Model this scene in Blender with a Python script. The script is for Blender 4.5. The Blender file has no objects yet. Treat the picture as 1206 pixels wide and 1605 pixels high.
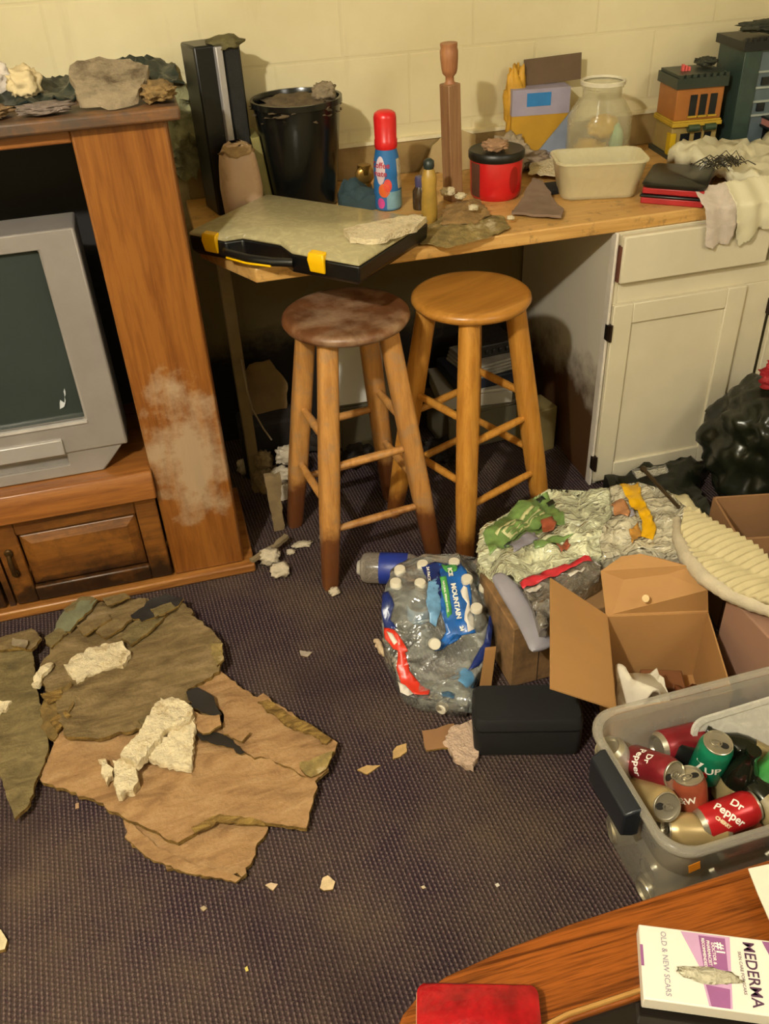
import bpy, bmesh, math, random
from mathutils import Vector, Matrix, Quaternion, noise
from mathutils.geometry import delaunay_2d_cdt
R = math.radians
SC = bpy.context.scene
COL = SC.collection
rnd = random.Random(7)

# ---------------------------------------------------------------- camera
F, PITCH, ROLL, YAW, EYE = 1400.0, math.atan(1400/1900), R(-3.1), R(-13), 1.7
_f = Vector((-math.sin(YAW)*math.cos(PITCH), math.cos(YAW)*math.cos(PITCH), -math.sin(PITCH)))
_r0 = Vector((math.cos(YAW), math.sin(YAW), 0)); _u0 = _r0.cross(_f)
CR = (math.cos(ROLL)*_r0 + math.sin(ROLL)*_u0).normalized(); CU = CR.cross(_f); CF = _f
CAM = Vector((0, 0, EYE))
cd = bpy.data.cameras.new('camera'); cam = bpy.data.objects.new('camera', cd); COL.objects.link(cam)
m = Matrix((CR, CU, -CF)).transposed().to_4x4(); m.translation = CAM
cam.matrix_world = m
cd.sensor_fit = 'VERTICAL'; cd.sensor_height = 36; cd.lens = F*36/1605; cd.clip_start = .02
SC.camera = cam
def P(u, v, z=0.0):
    d = CF*F + CR*(u-603) - CU*(v-802.5)
    return CAM + d*((z-EYE)/d.z)
def PY(u, v, y):
    d = CF*F + CR*(u-603) - CU*(v-802.5)
    return CAM + d*(y/d.y)

# ---------------------------------------------------------------- light and exposure
SC.view_settings.view_transform = 'Standard'; SC.view_settings.look = 'None'
SC.view_settings.gamma = 1; SC.view_settings.use_curve_mapping = False
SC.view_settings.exposure = 0.15
SC.cycles.transparent_max_bounces = 24
w = bpy.data.worlds.new('world'); SC.world = w; w.use_nodes = True
w.node_tree.nodes['Background'].inputs[0].default_value = (.30, .26, .20, 1)
w.node_tree.nodes['Background'].inputs[1].default_value = .3
LAMP = Vector((-.95, -.05, 2.70)); LAMP_W = 245.0; LAMP_C = (1.0, .955, .83)
LAMP2 = Vector((1.9, -.9, 2.6)); FILL_LAMP_W = 66.0
def point_light(name, loc, watts, size):
    l = bpy.data.lights.new(name, 'POINT'); l.energy = watts; l.color = LAMP_C; l.shadow_soft_size = size
    o = bpy.data.objects.new(name, l); o.location = loc; COL.objects.link(o); return o
point_light('ceiling_bulb_light', LAMP, LAMP_W, .05)
point_light('added_fill_light', LAMP2, FILL_LAMP_W, .35)  # added fill lamp to brighten the right side, not a known bulb

# ---------------------------------------------------------------- materials
def lin(c):
    if isinstance(c, str):
        c = [int(c[i:i+2], 16)/255 for i in (0, 2, 4)]
        return tuple(x/12.92 if x <= .04045 else ((x+.055)/1.055)**2.4 for x in c)
    return tuple(c)
class NT:
    def __init__(s, name):
        s.m = bpy.data.materials.new(name); s.m.use_nodes = True
        s.t = s.m.node_tree; s.b = s.t.nodes['Principled BSDF']; s.out = s.t.nodes['Material Output']
        s.tc = s.t.nodes.new('ShaderNodeTexCoord')
    def n(s, t, **kw):
        x = s.t.nodes.new(t)
        for k, v in kw.items():
            if k in x.inputs: x.inputs[k].default_value = v
            else: setattr(x, k, v)
        return x
    def l(s, a, b): s.t.links.new(a, b)
    def mapping(s, scale=(1,1,1), rot=(0,0,0), src='Object'):
        mp = s.n('ShaderNodeMapping'); mp.inputs['Scale'].default_value = scale; mp.inputs['Rotation'].default_value = rot
        s.l(s.tc.outputs[src], mp.inputs[0]); return mp.outputs[0]
    def noise(s, scale, detail=4, vec=None, rough=.55, dist=0):
        x = s.n('ShaderNodeTexNoise'); x.inputs['Scale'].default_value = scale; x.inputs['Detail'].default_value = detail
        x.inputs['Roughness'].default_value = rough; x.inputs['Distortion'].default_value = dist
        s.l(vec if vec is not None else s.tc.outputs['Object'], x.inputs['Vector']); return x.outputs['Fac']
    def ramp(s, fac, stops):
        x = s.n('ShaderNodeValToRGB'); e = x.color_ramp.elements
        while len(e) < len(stops): e.new(.5)
        for i, (p, c) in enumerate(stops):
            e[i].position = p; c = lin(c) if not isinstance(c, float) else (c, c, c); e[i].color = (*c, 1)
        s.l(fac, x.inputs[0]); return x.outputs[0]
    def mix(s, fac, a, b, mode='MIX'):
        x = s.n('ShaderNodeMix', data_type='RGBA', blend_type=mode)
        for k, v in ((0, fac), (6, a), (7, b)):
            if hasattr(v, 'links'): s.l(v, x.inputs[k])
            elif k == 0: x.inputs[0].default_value = v
            else: x.inputs[k].default_value = (*lin(v), 1)
        return x.outputs[2]
    def math(s, op, a, b=None):
        x = s.n('ShaderNodeMath', operation=op)
        for k, v in ((0, a), (1, b)):
            if v is None: continue
            if hasattr(v, 'links'): s.l(v, x.inputs[k])
            else: x.inputs[k].default_value = v
        return x.outputs[0]
    def bump(s, h, strength=.3, dist=.01):
        x = s.n('ShaderNodeBump'); x.inputs['Strength'].default_value = strength; x.inputs['Distance'].default_value = dist
        s.l(h, x.inputs['Height']); s.l(x.outputs[0], s.b.inputs['Normal'])
    def base(s, c):
        if hasattr(c, 'links'): s.l(c, s.b.inputs['Base Color'])
        else: s.b.inputs['Base Color'].default_value = (*lin(c), 1)
    def xyz(s, vec=None):
        x = s.n('ShaderNodeSeparateXYZ'); s.l(vec if vec is not None else s.tc.outputs['Object'], x.inputs[0]); return x.outputs
    def set(s, rough=.5, metal=0, spec=None):
        s.b.inputs['Roughness'].default_value = rough; s.b.inputs['Metallic'].default_value = metal
        if spec is not None: s.b.inputs['Specular IOR Level'].default_value = spec
        return s
_mc = {}
def plain(name, c, rough=.5, metal=0, var=0.12, scale=14, bump=.0, bscale=60, dirt=None, dirt_amt=.5):
    if name in _mc: return _mc[name]
    t = NT(name).set(rough, metal)
    c = lin(c); n = t.noise(scale)
    a = tuple(max(0, x*(1-var)) for x in c); b = tuple(min(1, x*(1+var)) for x in c)
    col = t.ramp(n, [(.3, a), (.7, b)])
    if dirt:
        d = t.noise(scale*.45, 6, rough=.65)
        col = t.mix(t.ramp(d, [(.62-.3*dirt_amt, 0.0), (.78-.25*dirt_amt, 1.0)]), col, dirt)
    t.base(col)
    if bump: t.bump(t.noise(bscale, 5), bump, .006)
    _mc[name] = t.m; return t.m
def clear(name, c, fac=.5, rough=.15, crease=0, tcol=(.95, .95, .92), bump=0, bscale=25):
    if name in _mc: return _mc[name]
    t = NT(name).set(rough); t.base(c)
    tr = t.n('ShaderNodeBsdfTransparent'); tr.inputs[0].default_value = (*tcol, 1)
    mx = t.n('ShaderNodeMixShader')
    lw = t.n('ShaderNodeLayerWeight'); lw.inputs[0].default_value = .35
    f = t.math('ADD', t.math('MULTIPLY', lw.outputs['Facing'], .45), fac)
    if crease:
        n = t.noise(bscale, 6, dist=1.5, rough=.6)
        f = t.math('ADD', f, t.math('MULTIPLY', t.ramp(n, [(.45, 0.0), (.62, 1.0)]), crease))
    f = t.math('MINIMUM', f, 1.0)
    t.l(f, mx.inputs[0]); t.l(tr.outputs[0], mx.inputs[1]); t.l(t.b.outputs[0], mx.inputs[2]); t.l(mx.outputs[0], t.out.inputs[0])
    if bump: t.bump(t.noise(bscale, 6, dist=1.0), bump, .02)
    _mc[name] = t.m; return t.m
def crinkle(name, c, fac, scale, edge=.35, bs=.6):
    """thin creased plastic: see-through facets with glossy fold lines"""
    if name in _mc: return _mc[name]
    t = NT(name).set(.14); t.base(c)
    tr = t.n('ShaderNodeBsdfTransparent'); tr.inputs[0].default_value = (.97, .97, .95, 1)
    wv = t.n('ShaderNodeVectorMath', operation='ADD'); nn = t.n('ShaderNodeTexNoise'); nn.inputs['Scale'].default_value = 9; nn.inputs['Detail'].default_value = 3
    t.l(t.tc.outputs['Object'], nn.inputs['Vector'])
    sc = t.n('ShaderNodeVectorMath', operation='SCALE'); t.l(nn.outputs['Color'], sc.inputs[0]); sc.inputs['Scale'].default_value = .10
    t.l(t.tc.outputs['Object'], wv.inputs[0]); t.l(sc.outputs[0], wv.inputs[1])
    mp = t.n('ShaderNodeMapping'); mp.inputs['Scale'].default_value = (1, 1.9, 1.2); mp.inputs['Rotation'].default_value = (0, 0, .5); t.l(wv.outputs[0], mp.inputs[0])
    def ridge_(sc_, dist):
        n_ = t.noise(sc_, 3, mp.outputs[0], .5, dist)
        return t.math('SUBTRACT', 1.0, t.math('ABSOLUTE', t.math('SUBTRACT', t.math('MULTIPLY', n_, 2.0), 1.0)))
    rg = ridge_(scale, 1.2); rg2 = ridge_(scale*2.3, .6)
    line = t.ramp(rg, [(.86, 0.0), (.98, 1.0)])
    big = t.ramp(t.noise(scale*.35, 4), [(.42, 0.0), (.62, 1.0)])
    f = t.math('ADD', t.math('MULTIPLY', line, edge), fac); f = t.math('ADD', f, t.math('MULTIPLY', big, edge*.8))
    lw = t.n('ShaderNodeLayerWeight'); lw.inputs[0].default_value = .3
    f = t.math('MINIMUM', t.math('ADD', f, t.math('MULTIPLY', lw.outputs['Facing'], .22)), 1.0)
    mx = t.n('ShaderNodeMixShader'); t.l(f, mx.inputs[0]); t.l(tr.outputs[0], mx.inputs[1]); t.l(t.b.outputs[0], mx.inputs[2])
    gl = t.n('ShaderNodeBsdfGlossy'); gl.inputs['Roughness'].default_value = .12; gl.inputs['Color'].default_value = (1, 1, 1, 1)
    fr = t.n('ShaderNodeFresnel'); fr.inputs[0].default_value = 1.45
    bp = t.n('ShaderNodeBump'); bp.inputs['Strength'].default_value = bs; bp.inputs['Distance'].default_value = .02
    t.l(t.math('ADD', rg, t.math('MULTIPLY', rg2, .35)), bp.inputs['Height'])
    t.l(bp.outputs[0], gl.inputs['Normal']); t.l(bp.outputs[0], t.b.inputs['Normal']); t.l(bp.outputs[0], fr.inputs['Normal'])
    m2 = t.n('ShaderNodeMixShader'); t.l(t.math('MULTIPLY', fr.outputs[0], 1.0), m2.inputs[0]); t.l(mx.outputs[0], m2.inputs[1]); t.l(gl.outputs[0], m2.inputs[2])
    t.l(m2.outputs[0], t.out.inputs[0])
    _mc[name] = t.m; return t.m
def wood(name, c1, c2, scale=6, axis='z', rough=.35, stretch=12, bump=.1, extra=None):
    if name in _mc: return _mc[name]
    t = NT(name).set(rough)
    sc = {'x': (1, stretch, stretch), 'y': (stretch, 1, stretch), 'z': (stretch, stretch, 1)}[axis]
    v = t.mapping(sc)
    n = t.noise(scale*.5, 6, v, .6, .8); n2 = t.noise(scale*3, 3, v, .6)
    f = t.math('ADD', t.math('MULTIPLY', n, .75), t.math('MULTIPLY', n2, .25))
    col = t.ramp(f, [(.36, c1), (.5, c2), (.64, c1)] if stretch > 20 else [(.38, c1), (.60, c2)])
    if extra: col = extra(t, col)
    t.base(col); t.bump(f, bump, .004)
    _mc[name] = t.m; return t.m

# ---------------------------------------------------------------- mesh helpers
def box(bm, x0, x1, y0, y1, z0, z1, M=None, mi=0):
    vs = [bm.verts.new((x, y, z)) for z in (z0, z1) for y in (y0, y1) for x in (x0, x1)]
    if M is not None:
        for v in vs: v.co = M @ v.co
    for q in ((0,2,3,1),(4,5,7,6),(0,1,5,4),(2,6,7,3),(0,4,6,2),(1,3,7,5)):
        f = bm.faces.new([vs[i] for i in q]); f.material_index = mi
def frame_of(d):
    d = Vector(d).normalized(); a = Vector((0,0,1)) if abs(d.z) < .95 else Vector((1,0,0))
    u = d.cross(a).normalized(); return u, d.cross(u).normalized()
def tube(bm, pts, rads, seg=10, cap=True, mi=0, ref=None):
    pts = [Vector(p) for p in pts]
    if not isinstance(rads, (list, tuple)): rads = [rads]*len(pts)
    rings = []
    u = None
    for i, p in enumerate(pts):
        d = (pts[min(i+1, len(pts)-1)] - pts[max(i-1, 0)]).normalized()
        if u is None: u, v = frame_of(d) if ref is None else (Vector(ref), d.cross(Vector(ref)))
        else: u = (u - d*u.dot(d)).normalized(); v = d.cross(u)
        rings.append([bm.verts.new(p + (u*math.cos(2*math.pi*k/seg) + v*math.sin(2*math.pi*k/seg))*rads[i]) for k in range(seg)])
    for a, b in zip(rings, rings[1:]):
        for k in range(seg):
            f = bm.faces.new((a[k], a[(k+1) % seg], b[(k+1) % seg], b[k])); f.material_index = mi
    if cap:
        f = bm.faces.new(rings[0][::-1]); f.material_index = mi
        f = bm.faces.new(rings[-1]); f.material_index = mi
def lathe(bm, prof, seg=32, M=None, mi=0, sq=0):
    rings = []
    for r, z in prof:
        if r < 1e-6: rings.append([bm.verts.new((0, 0, z))]); continue
        ring = []
        for k in range(seg):
            a = 2*math.pi*k/seg; ca, sa = math.cos(a), math.sin(a)
            rr = r
            if sq: rr = r/((abs(ca)**sq + abs(sa)**sq)**(1/sq))
            ring.append(bm.verts.new((rr*ca, rr*sa, z)))
        rings.append(ring)
    if M is not None:
        for q in rings:
            for v in q: v.co = M @ v.co
    for a, b in zip(rings, rings[1:]):
        for k in range(seg):
            k2 = (k+1) % seg
            if len(a) == 1 and len(b) == 1: continue
            if len(a) == 1: f = bm.faces.new((a[0], b[k2], b[k]))
            elif len(b) == 1: f = bm.faces.new((a[k], a[k2], b[0]))
            else: f = bm.faces.new((a[k], a[k2], b[k2], b[k]))
            f.material_index = mi
def prism(bm, pts, z0, z1, mi=0, M=None):
    a = [bm.verts.new((p[0], p[1], z0)) for p in pts]; b = [bm.verts.new((p[0], p[1], z1)) for p in pts]
    if M is not None:
        for v in a+b: v.co = M @ v.co
    n = len(pts)
    bm.faces.new(a[::-1]).material_index = mi; bm.faces.new(b).material_index = mi
    for i in range(n): bm.faces.new((a[i], a[(i+1) % n], b[(i+1) % n], b[i])).material_index = mi
def rr(w, d, r, n=5, cx=0, cy=0):
    pts = []
    for sx, sy, a0 in ((1,1,0), (-1,1,90), (-1,-1,180), (1,-1,270)):
        for k in range(n+1):
            a = R(a0 + 90*k/n); pts.append((cx+sx*(w/2-r)+r*math.cos(a), cy+sy*(d/2-r)+r*math.sin(a)))
    return pts
def loft(bm, loops, close=True, cap0=True, cap1=True, mi=0):
    rings = [[bm.verts.new(p) for p in lp] for lp in loops]; n = len(rings[0])
    for a, b in zip(rings, rings[1:]):
        for k in range(n if close else n-1):
            bm.faces.new((a[k], a[(k+1) % n], b[(k+1) % n], b[k])).material_index = mi
    if cap0: bm.faces.new(rings[0][::-1]).material_index = mi
    if cap1: bm.faces.new(rings[-1]).material_index = mi
def nz(x, y, z=0, s=1, o=3):
    return noise.fractal(Vector((x*s, y*s, z*s)), .6, 2.1, o)
def jagged(poly, res, jag, seed=0):
    r = random.Random(seed); out = []
    n = len(poly)
    for i in range(n):
        a = Vector(poly[i][:2]); b = Vector(poly[(i+1) % n][:2]); L = (b-a).length; k = max(1, int(L/res))
        nrm = Vector((b.y-a.y, a.x-b.x)).normalized() if L > 1e-6 else Vector((0, 0))
        for j in range(k):
            p = a.lerp(b, j/k); q = (nz(p.x, p.y, seed, 30)*1.1 + r.uniform(-.5, .5))*jag*(.4 if j == 0 else 1)
            out.append(p + nrm*q)
    return out
def sheet(bm, poly, zf, th=.004, res=.03, jag=0, seed=0, mapf=None, mi=0, side_mi=None):
    """triangulated slab over an outline; zf(x,y) is the top height; mapf turns (x,y,z) into world"""
    r = random.Random(seed)
    ol = jagged(poly, res, jag, seed); n = len(ol)
    xs = [p.x for p in ol]; ys = [p.y for p in ol]
    pts = list(ol)
    x = min(xs)+res*.5
    while x < max(xs):
        y = min(ys)+res*.5
        while y < max(ys):
            pts.append(Vector((x+r.uniform(-.2, .2)*res, y+r.uniform(-.2, .2)*res))); y += res
        x += res
    vo, eo, fo, ov, oe, of = delaunay_2d_cdt(pts, [], [list(range(n))], 1, 1e-6)
    from collections import defaultdict
    top = []; bot = []
    for v in vo:
        z = zf(v.x, v.y); a = Vector((v.x, v.y, z)); b = Vector((v.x, v.y, z-th))
        if mapf: a = Vector(mapf(*a)); b = Vector(mapf(*b))
        top.append(bm.verts.new(a)); bot.append(bm.verts.new(b))
    ec = defaultdict(int)
    fs = []
    for f in fo:
        ar = sum(vo[f[i]].x*vo[f[(i+1) % len(f)]].y - vo[f[(i+1) % len(f)]].x*vo[f[i]].y for i in range(len(f)))
        if abs(ar) < 1e-10: continue
        f = list(f) if ar > 0 else list(f)[::-1]; fs.append(f)
    for f in fs:
        try:
            bm.faces.new([top[i] for i in f]).material_index = mi; bm.faces.new([bot[i] for i in f[::-1]]).material_index = mi
        except ValueError: continue
        for i in range(len(f)): ec[(f[i], f[(i+1) % len(f)])] += 1
    for (a, b) in list(ec):
        if (b, a) not in ec:
            try: bm.faces.new((top[b], top[a], bot[a], bot[b])).material_index = mi if side_mi is None else side_mi
            except ValueError: pass
    bmesh.ops.delete(bm, geom=[v for v in bm.verts if not v.link_faces], context='VERTS')
def blob(bm, c, rad, sub=3, amp=.25, s=6, seed=0, rot=0, flat=None, mi=0):
    c = Vector(c); q = bmesh.ops.create_icosphere(bm, subdivisions=sub, radius=1)
    Rz = Matrix.Rotation(rot, 3, 'Z')
    for v in q['verts']:
        d = v.co.copy(); k = 1 + amp*(noise.fractal(d*1.6*s/6 + Vector((seed*7.3, seed*3.1, 0)), .7, 2, 3)*1.2)
        if flat: d = Vector([math.copysign(abs(t)**flat, t) for t in d])
        p = Vector((d.x*rad[0], d.y*rad[1], d.z*rad[2]))*k
        v.co = Rz @ p + c
    for f in bm.faces:
        if all(v in q['verts'] for v in f.verts[:1]): f.material_index = mi

def tag(o, label=None, cat=None, group=None, kind=None):
    if label: o['label'] = label
    if cat: o['category'] = cat
    if group: o['group'] = group
    if kind: o['kind'] = kind
    return o
def thing(name, label, cat, loc=(0,0,0), rz=0, group=None):
    o = bpy.data.objects.new(name, None); COL.objects.link(o); o.location = loc; o.rotation_euler = (0, 0, rz)
    o.empty_display_size = .05
    return tag(o, label, cat, group)
def build(name, bm, mats, parent=None, smooth=None, bevel=0, world=False, label=None, sub=0, seg=2):
    """link a bmesh as one mesh object; world=True: its vertices are in world space"""
    if world and parent is not None:
        bpy.context.view_layer.update()
        mm = parent.matrix_world.inverted(); bmesh.ops.transform(bm, matrix=mm, verts=bm.verts)
    bmesh.ops.recalc_face_normals(bm, faces=bm.faces)
    me = bpy.data.meshes.new(name); bm.to_mesh(me); bm.free()
    for x in (mats if isinstance(mats, (list, tuple)) else [mats]): me.materials.append(x)
    o = bpy.data.objects.new(name, me); COL.objects.link(o)
    if parent is not None: o.parent = parent
    if label: o['label'] = label
    if bevel:
        b = o.modifiers.new('bevel', 'BEVEL'); b.width = bevel; b.segments = seg; b.limit_method = 'ANGLE'; b.angle_limit = R(35)
    if sub:
        s = o.modifiers.new('sub', 'SUBSURF'); s.levels = sub; s.render_levels = sub
    if smooth is not None:
        me.polygons.foreach_set('use_smooth', [True]*len(me.polygons))
        if smooth < 180: me.set_sharp_from_angle(angle=R(smooth))
    elif bevel:
        me.polygons.foreach_set('use_smooth', [True]*len(me.polygons)); me.set_sharp_from_angle(angle=R(35))
    return o
def B(): return bmesh.new()
def struct(name, bm, mats, **k): return tag(build(name, bm, mats, **k), kind='structure')
def copy_tree(o, parent=None):
    c = o.copy(); COL.objects.link(c)
    if parent is not None: c.parent = parent
    for ch in [x for x in bpy.data.objects if x.parent == o and x != c]: copy_tree(ch, c)
    return c
def text(name, s, size, mat, parent, mapf, align='CENTER', bold=0, width=1.0, label=None, shear=0):
    cu = bpy.data.curves.new('t', 'FONT'); cu.body = s; cu.size = size; cu.align_x = align; cu.align_y = 'CENTER'; cu.offset = bold; cu.shear = shear
    cu.resolution_u = 3
    o = bpy.data.objects.new('t', cu); COL.objects.link(o)
    dg = bpy.context.evaluated_depsgraph_get()
    me = bpy.data.meshes.new_from_object(o.evaluated_get(dg)); bpy.data.objects.remove(o)
    for v in me.vertices: v.co = Vector(mapf(v.co.x*width, v.co.y))
    me.name = name; me.materials.clear(); me.materials.append(mat)
    ob = bpy.data.objects.new(name, me); COL.objects.link(ob); ob.parent = parent
    if label: ob['label'] = label
    return ob

# ---------------------------------------------------------------- material set
WALL_Y, CZ = 2.85, .875
def _wall():
    t = NT('painted_block'); t.set(.75)
    x, y, z = t.xyz()[:3]
    cb = t.n('ShaderNodeCombineXYZ'); t.l(x, cb.inputs[0]); t.l(z, cb.inputs[1]); 
    br = t.n('ShaderNodeTexBrick'); t.l(cb.outputs[0], br.inputs[0]); br.inputs['Scale'].default_value = 1
    br.inputs['Brick Width'].default_value = .405; br.inputs['Row Height'].default_value = .203
    br.inputs['Mortar Size'].default_value = .006; br.inputs['Mortar Smooth'].default_value = .6
    br.inputs['Color1'].default_value = (1,1,1,1); br.inputs['Color2'].default_value = (1,1,1,1); br.inputs['Mortar'].default_value = (0,0,0,1)
    base = t.ramp(t.noise(2.2, 5), [(.3, 'd0c297'), (.7, 'e2d6ae')])
    base = t.mix(t.math('MULTIPLY', t.math('SUBTRACT', 1.0, br.outputs['Color']), .10), base, 'b39d6d')
    # tan streaks and water marks
    st = t.noise(3, 5, t.mapping((2.5, 1, .5)), .6)
    base = t.mix(t.math('MULTIPLY', t.ramp(st, [(.60, 0.0), (.75, 1.0)]), .35), base, 'b09a6c')
    # darker olive below the worktop line, mould near the floor
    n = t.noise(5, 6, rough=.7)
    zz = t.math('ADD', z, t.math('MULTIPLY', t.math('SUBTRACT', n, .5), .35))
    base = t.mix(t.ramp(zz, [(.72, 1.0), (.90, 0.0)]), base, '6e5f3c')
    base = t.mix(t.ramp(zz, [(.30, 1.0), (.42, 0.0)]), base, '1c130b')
    t.base(base)
    h = t.math('ADD', t.math('MULTIPLY', br.outputs['Color'], .8), t.math('MULTIPLY', t.noise(70, 4), .25))
    t.bump(h, .22, .006); return t.m
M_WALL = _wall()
def _carpet():
    t = NT('looped_carpet'); t.set(.95, spec=.1)
    v = t.mapping((1, 1, 1), (0, 0, R(-4)))
    x, y, z = t.xyz(v)[:3]
    px, py = .0098, .0098
    sx = t.math('SINE', t.math('MULTIPLY', x, 2*math.pi/px))
    # alternate rows are offset so the loops interlock
    row = t.math('MULTIPLY', t.math('FLOOR', t.math('DIVIDE', x, px)), math.pi)
    sy = t.math('SINE', t.math('ADD', t.math('MULTIPLY', y, 2*math.pi/py), row))
    h = t.math('ADD', t.math('MULTIPLY', sx, .40), t.math('MULTIPLY', sy, .20))
    h = t.math('ADD', h, t.math('MULTIPLY', t.math('SUBTRACT', t.noise(160, 2), .5), .9))
    col = t.ramp(h, [(-.0, '30242a'), (.35, '544547'), (.8, '7c6a64')])
    big = t.noise(3.0, 5, rough=.65)
    col = t.mix(t.math('MULTIPLY', t.ramp(big, [(.40, 0.0), (.70, 1.0)]), .45), col, '6a5a44')
    fine = t.noise(420, 2)
    col = t.mix(t.math('MULTIPLY', t.ramp(fine, [(.62, 0.0), (.72, 1.0)]), .5), col, 'a8977a')
    col = t.mix(t.math('MULTIPLY', t.ramp(t.noise(260, 2), [(.60, 0.0), (.68, 1.0)]), .5), col, '54243a')
    wet = t.noise(1.8, 3)
    col = t.mix(t.math('MULTIPLY', t.ramp(wet, [(.52, 0.0), (.62, 1.0)]), .35), col, '2e2224')
    t.base(col); t.bump(h, .9, .004); return t.m
M_CARPET = _carpet()
def oak_extra(t, col):
    # pale mildew bloom low on the oak post and dark soak marks near the base
    x, y, z = t.xyz()[:3]
    n = t.noise(9, 6, rough=.65)
    a = t.math('ADD', t.math('ABSOLUTE', t.math('SUBTRACT', z, .43)), t.math('MULTIPLY', t.math('SUBTRACT', n, .5), .9))
    a = t.math('ADD', a, t.math('MULTIPLY', t.math('ABSOLUTE', t.math('ADD', x, .045)), .9))
    return t.mix(t.math('MULTIPLY', t.ramp(a, [(.06, 1.0), (.24, 0.0)]), .68), col, 'b09c80')
M_OAK_POST = wood('oak_post', '6a3a14', '8c5824', 5, 'z', .32, 14, extra=oak_extra)
M_OAK_H = wood('oak_rail', '6e3e18', '925c2a', 5, 'x', .35, 14)
def rot_extra(t, col):
    n = t.noise(10, 6, rough=.7)
    x, y, z = t.xyz()[:3]
    a = t.math('ADD', z, t.math('MULTIPLY', t.math('SUBTRACT', n, .5), .45))
    col = t.mix(t.ramp(a, [(.06, 1.0), (.17, 0.0)]), col, '2a190c')
    return t.mix(t.math('MULTIPLY', t.ramp(t.noise(14, 6, rough=.7), [(.52, 0.0), (.64, 1.0)]), .6), col, '4a2a10')
M_OAK_ROT = wood('rotting_oak', '5a3414', '80501e', 5, 'x', .4, 10, .25, extra=rot_extra)
M_DARKIN = plain('dark_interior', '201d1c', .7)
M_BLACK = plain('black_plastic', '0e0f0f', .32, var=.2)
M_BLACKM = plain('matt_black', '0b0b0c', .8, var=.2)
M_SILVER = plain('silver_plastic', '928b85', .38, .25, .06)
M_SCREEN = plain('tube_glass', '323a36', .12, 0, .12, 3)
M_WHITEP = plain('painted_white', 'd2c8ad', .45, 0, .05, 6)
def _side():
    t = NT('painted_side_panel'); t.set(.5)
    x, y, z = t.xyz()[:3]; n = t.noise(9, 6, rough=.65)
    a = t.math('ADD', z, t.math('MULTIPLY', t.math('SUBTRACT', n, .5), .32))
    col = t.mix(t.ramp(a, [(.26, 1.0), (.42, 0.0)]), 'c9c0ac', '4a2f18')
    t.base(col); return t.m
M_SIDE = _side()
def worn(t, col):
    n = t.noise(30, 5, rough=.65)
    return t.mix(t.math('MULTIPLY', t.ramp(n, [(.56, 0.0), (.66, 1.0)]), .55), col, '7a5f35')
M_CTOP = wood('worktop_oak', 'b98a48', 'd0a462', 5, 'x', .4, 16, extra=worn)
def stool_extra(dirt, foot):
    def f(t, col):
        x, y, z = t.xyz()[:3]; n = t.noise(22, 6, rough=.65)
        a = t.math('ADD', z, t.math('MULTIPLY', t.math('SUBTRACT', n, .5), .12))
        col = t.mix(t.math('MULTIPLY', t.ramp(n, [(.50, 0.0), (.62, 1.0)]), dirt), col, '9b7c5c')
        return t.mix(t.math('MULTIPLY', t.ramp(a, [(foot, 1.0), (foot+.05, 0.0)]), .85), col, '4a1c0c')
    return f
M_ST1 = wood('grimy_stool_wood', 'a4713a', 'c08b4c', 6, 'z', .38, 14, extra=stool_extra(.55, .15))
M_ST2 = wood('honey_stool_wood', 'a96f28', 'c48a3a', 6, 'z', .34, 14, extra=stool_extra(.08, .07))
M_SEAT1 = plain('stained_seat', '6a4226', .42, 0, .35, 11, .25, 40, dirt='a08468', dirt_amt=.5)
M_SEAT2 = wood('honey_seat', 'a06a28', 'b98036', 5, 'x', .3, 10)
def _fibre(name, c1, c2, c3, rough=.9, sc=9):
    t = NT(name).set(rough, spec=.1)
    n = t.noise(sc, 6, t.mapping((1, 3.2, 2)), .62, .6); n2 = t.noise(sc*14, 3)
    col = t.ramp(n, [(.32, c1), (.5, c2), (.68, c3)])
    col = t.mix(t.math('MULTIPLY', t.ramp(n2, [(.45, 0.0), (.7, 1.0)]), .3), col, c1)
    t.base(col); t.bump(t.math('ADD', n2, t.math('MULTIPLY', n, 2.0)), .45, .006); return t.m
M_FIB1 = _fibre('wet_fibreboard', '574730', '746242', '887354')
M_FIB2 = _fibre('dry_fibreboard', '7c5e3e', '9a7852', 'a88860')
M_FIB3 = _fibre('grey_fibreboard', '544a32', '6e6040', '80704e')
M_FEDGE = _fibre('torn_fibre_edge', '4c3a1e', '7a6034', '9c8046', sc=30)
M_PLAST = plain('popcorn_plaster', 'd8c8a4', .9, 0, .14, 60, 1.0, 160, dirt='a88e62', dirt_amt=.25)
M_PLASTG = plain('dirty_plaster', '8c7c62', .9, 0, .2, 30, .7, 90, dirt='4e3f2a', dirt_amt=.45)
M_CARD = plain('cardboard', 'a87c48', .8, 0, .05, 8)
M_CARDD = plain('brown_cardboard', '8a6440', .8, 0, .08, 8)
M_CARDP = plain('pinkish_cardboard', '94705a', .8, 0, .06, 6)
M_CARDST = plain('water_stained_cardboard', '8d6a42', .85, 0, .1, 12, dirt='2e2415', dirt_amt=.6)

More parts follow.
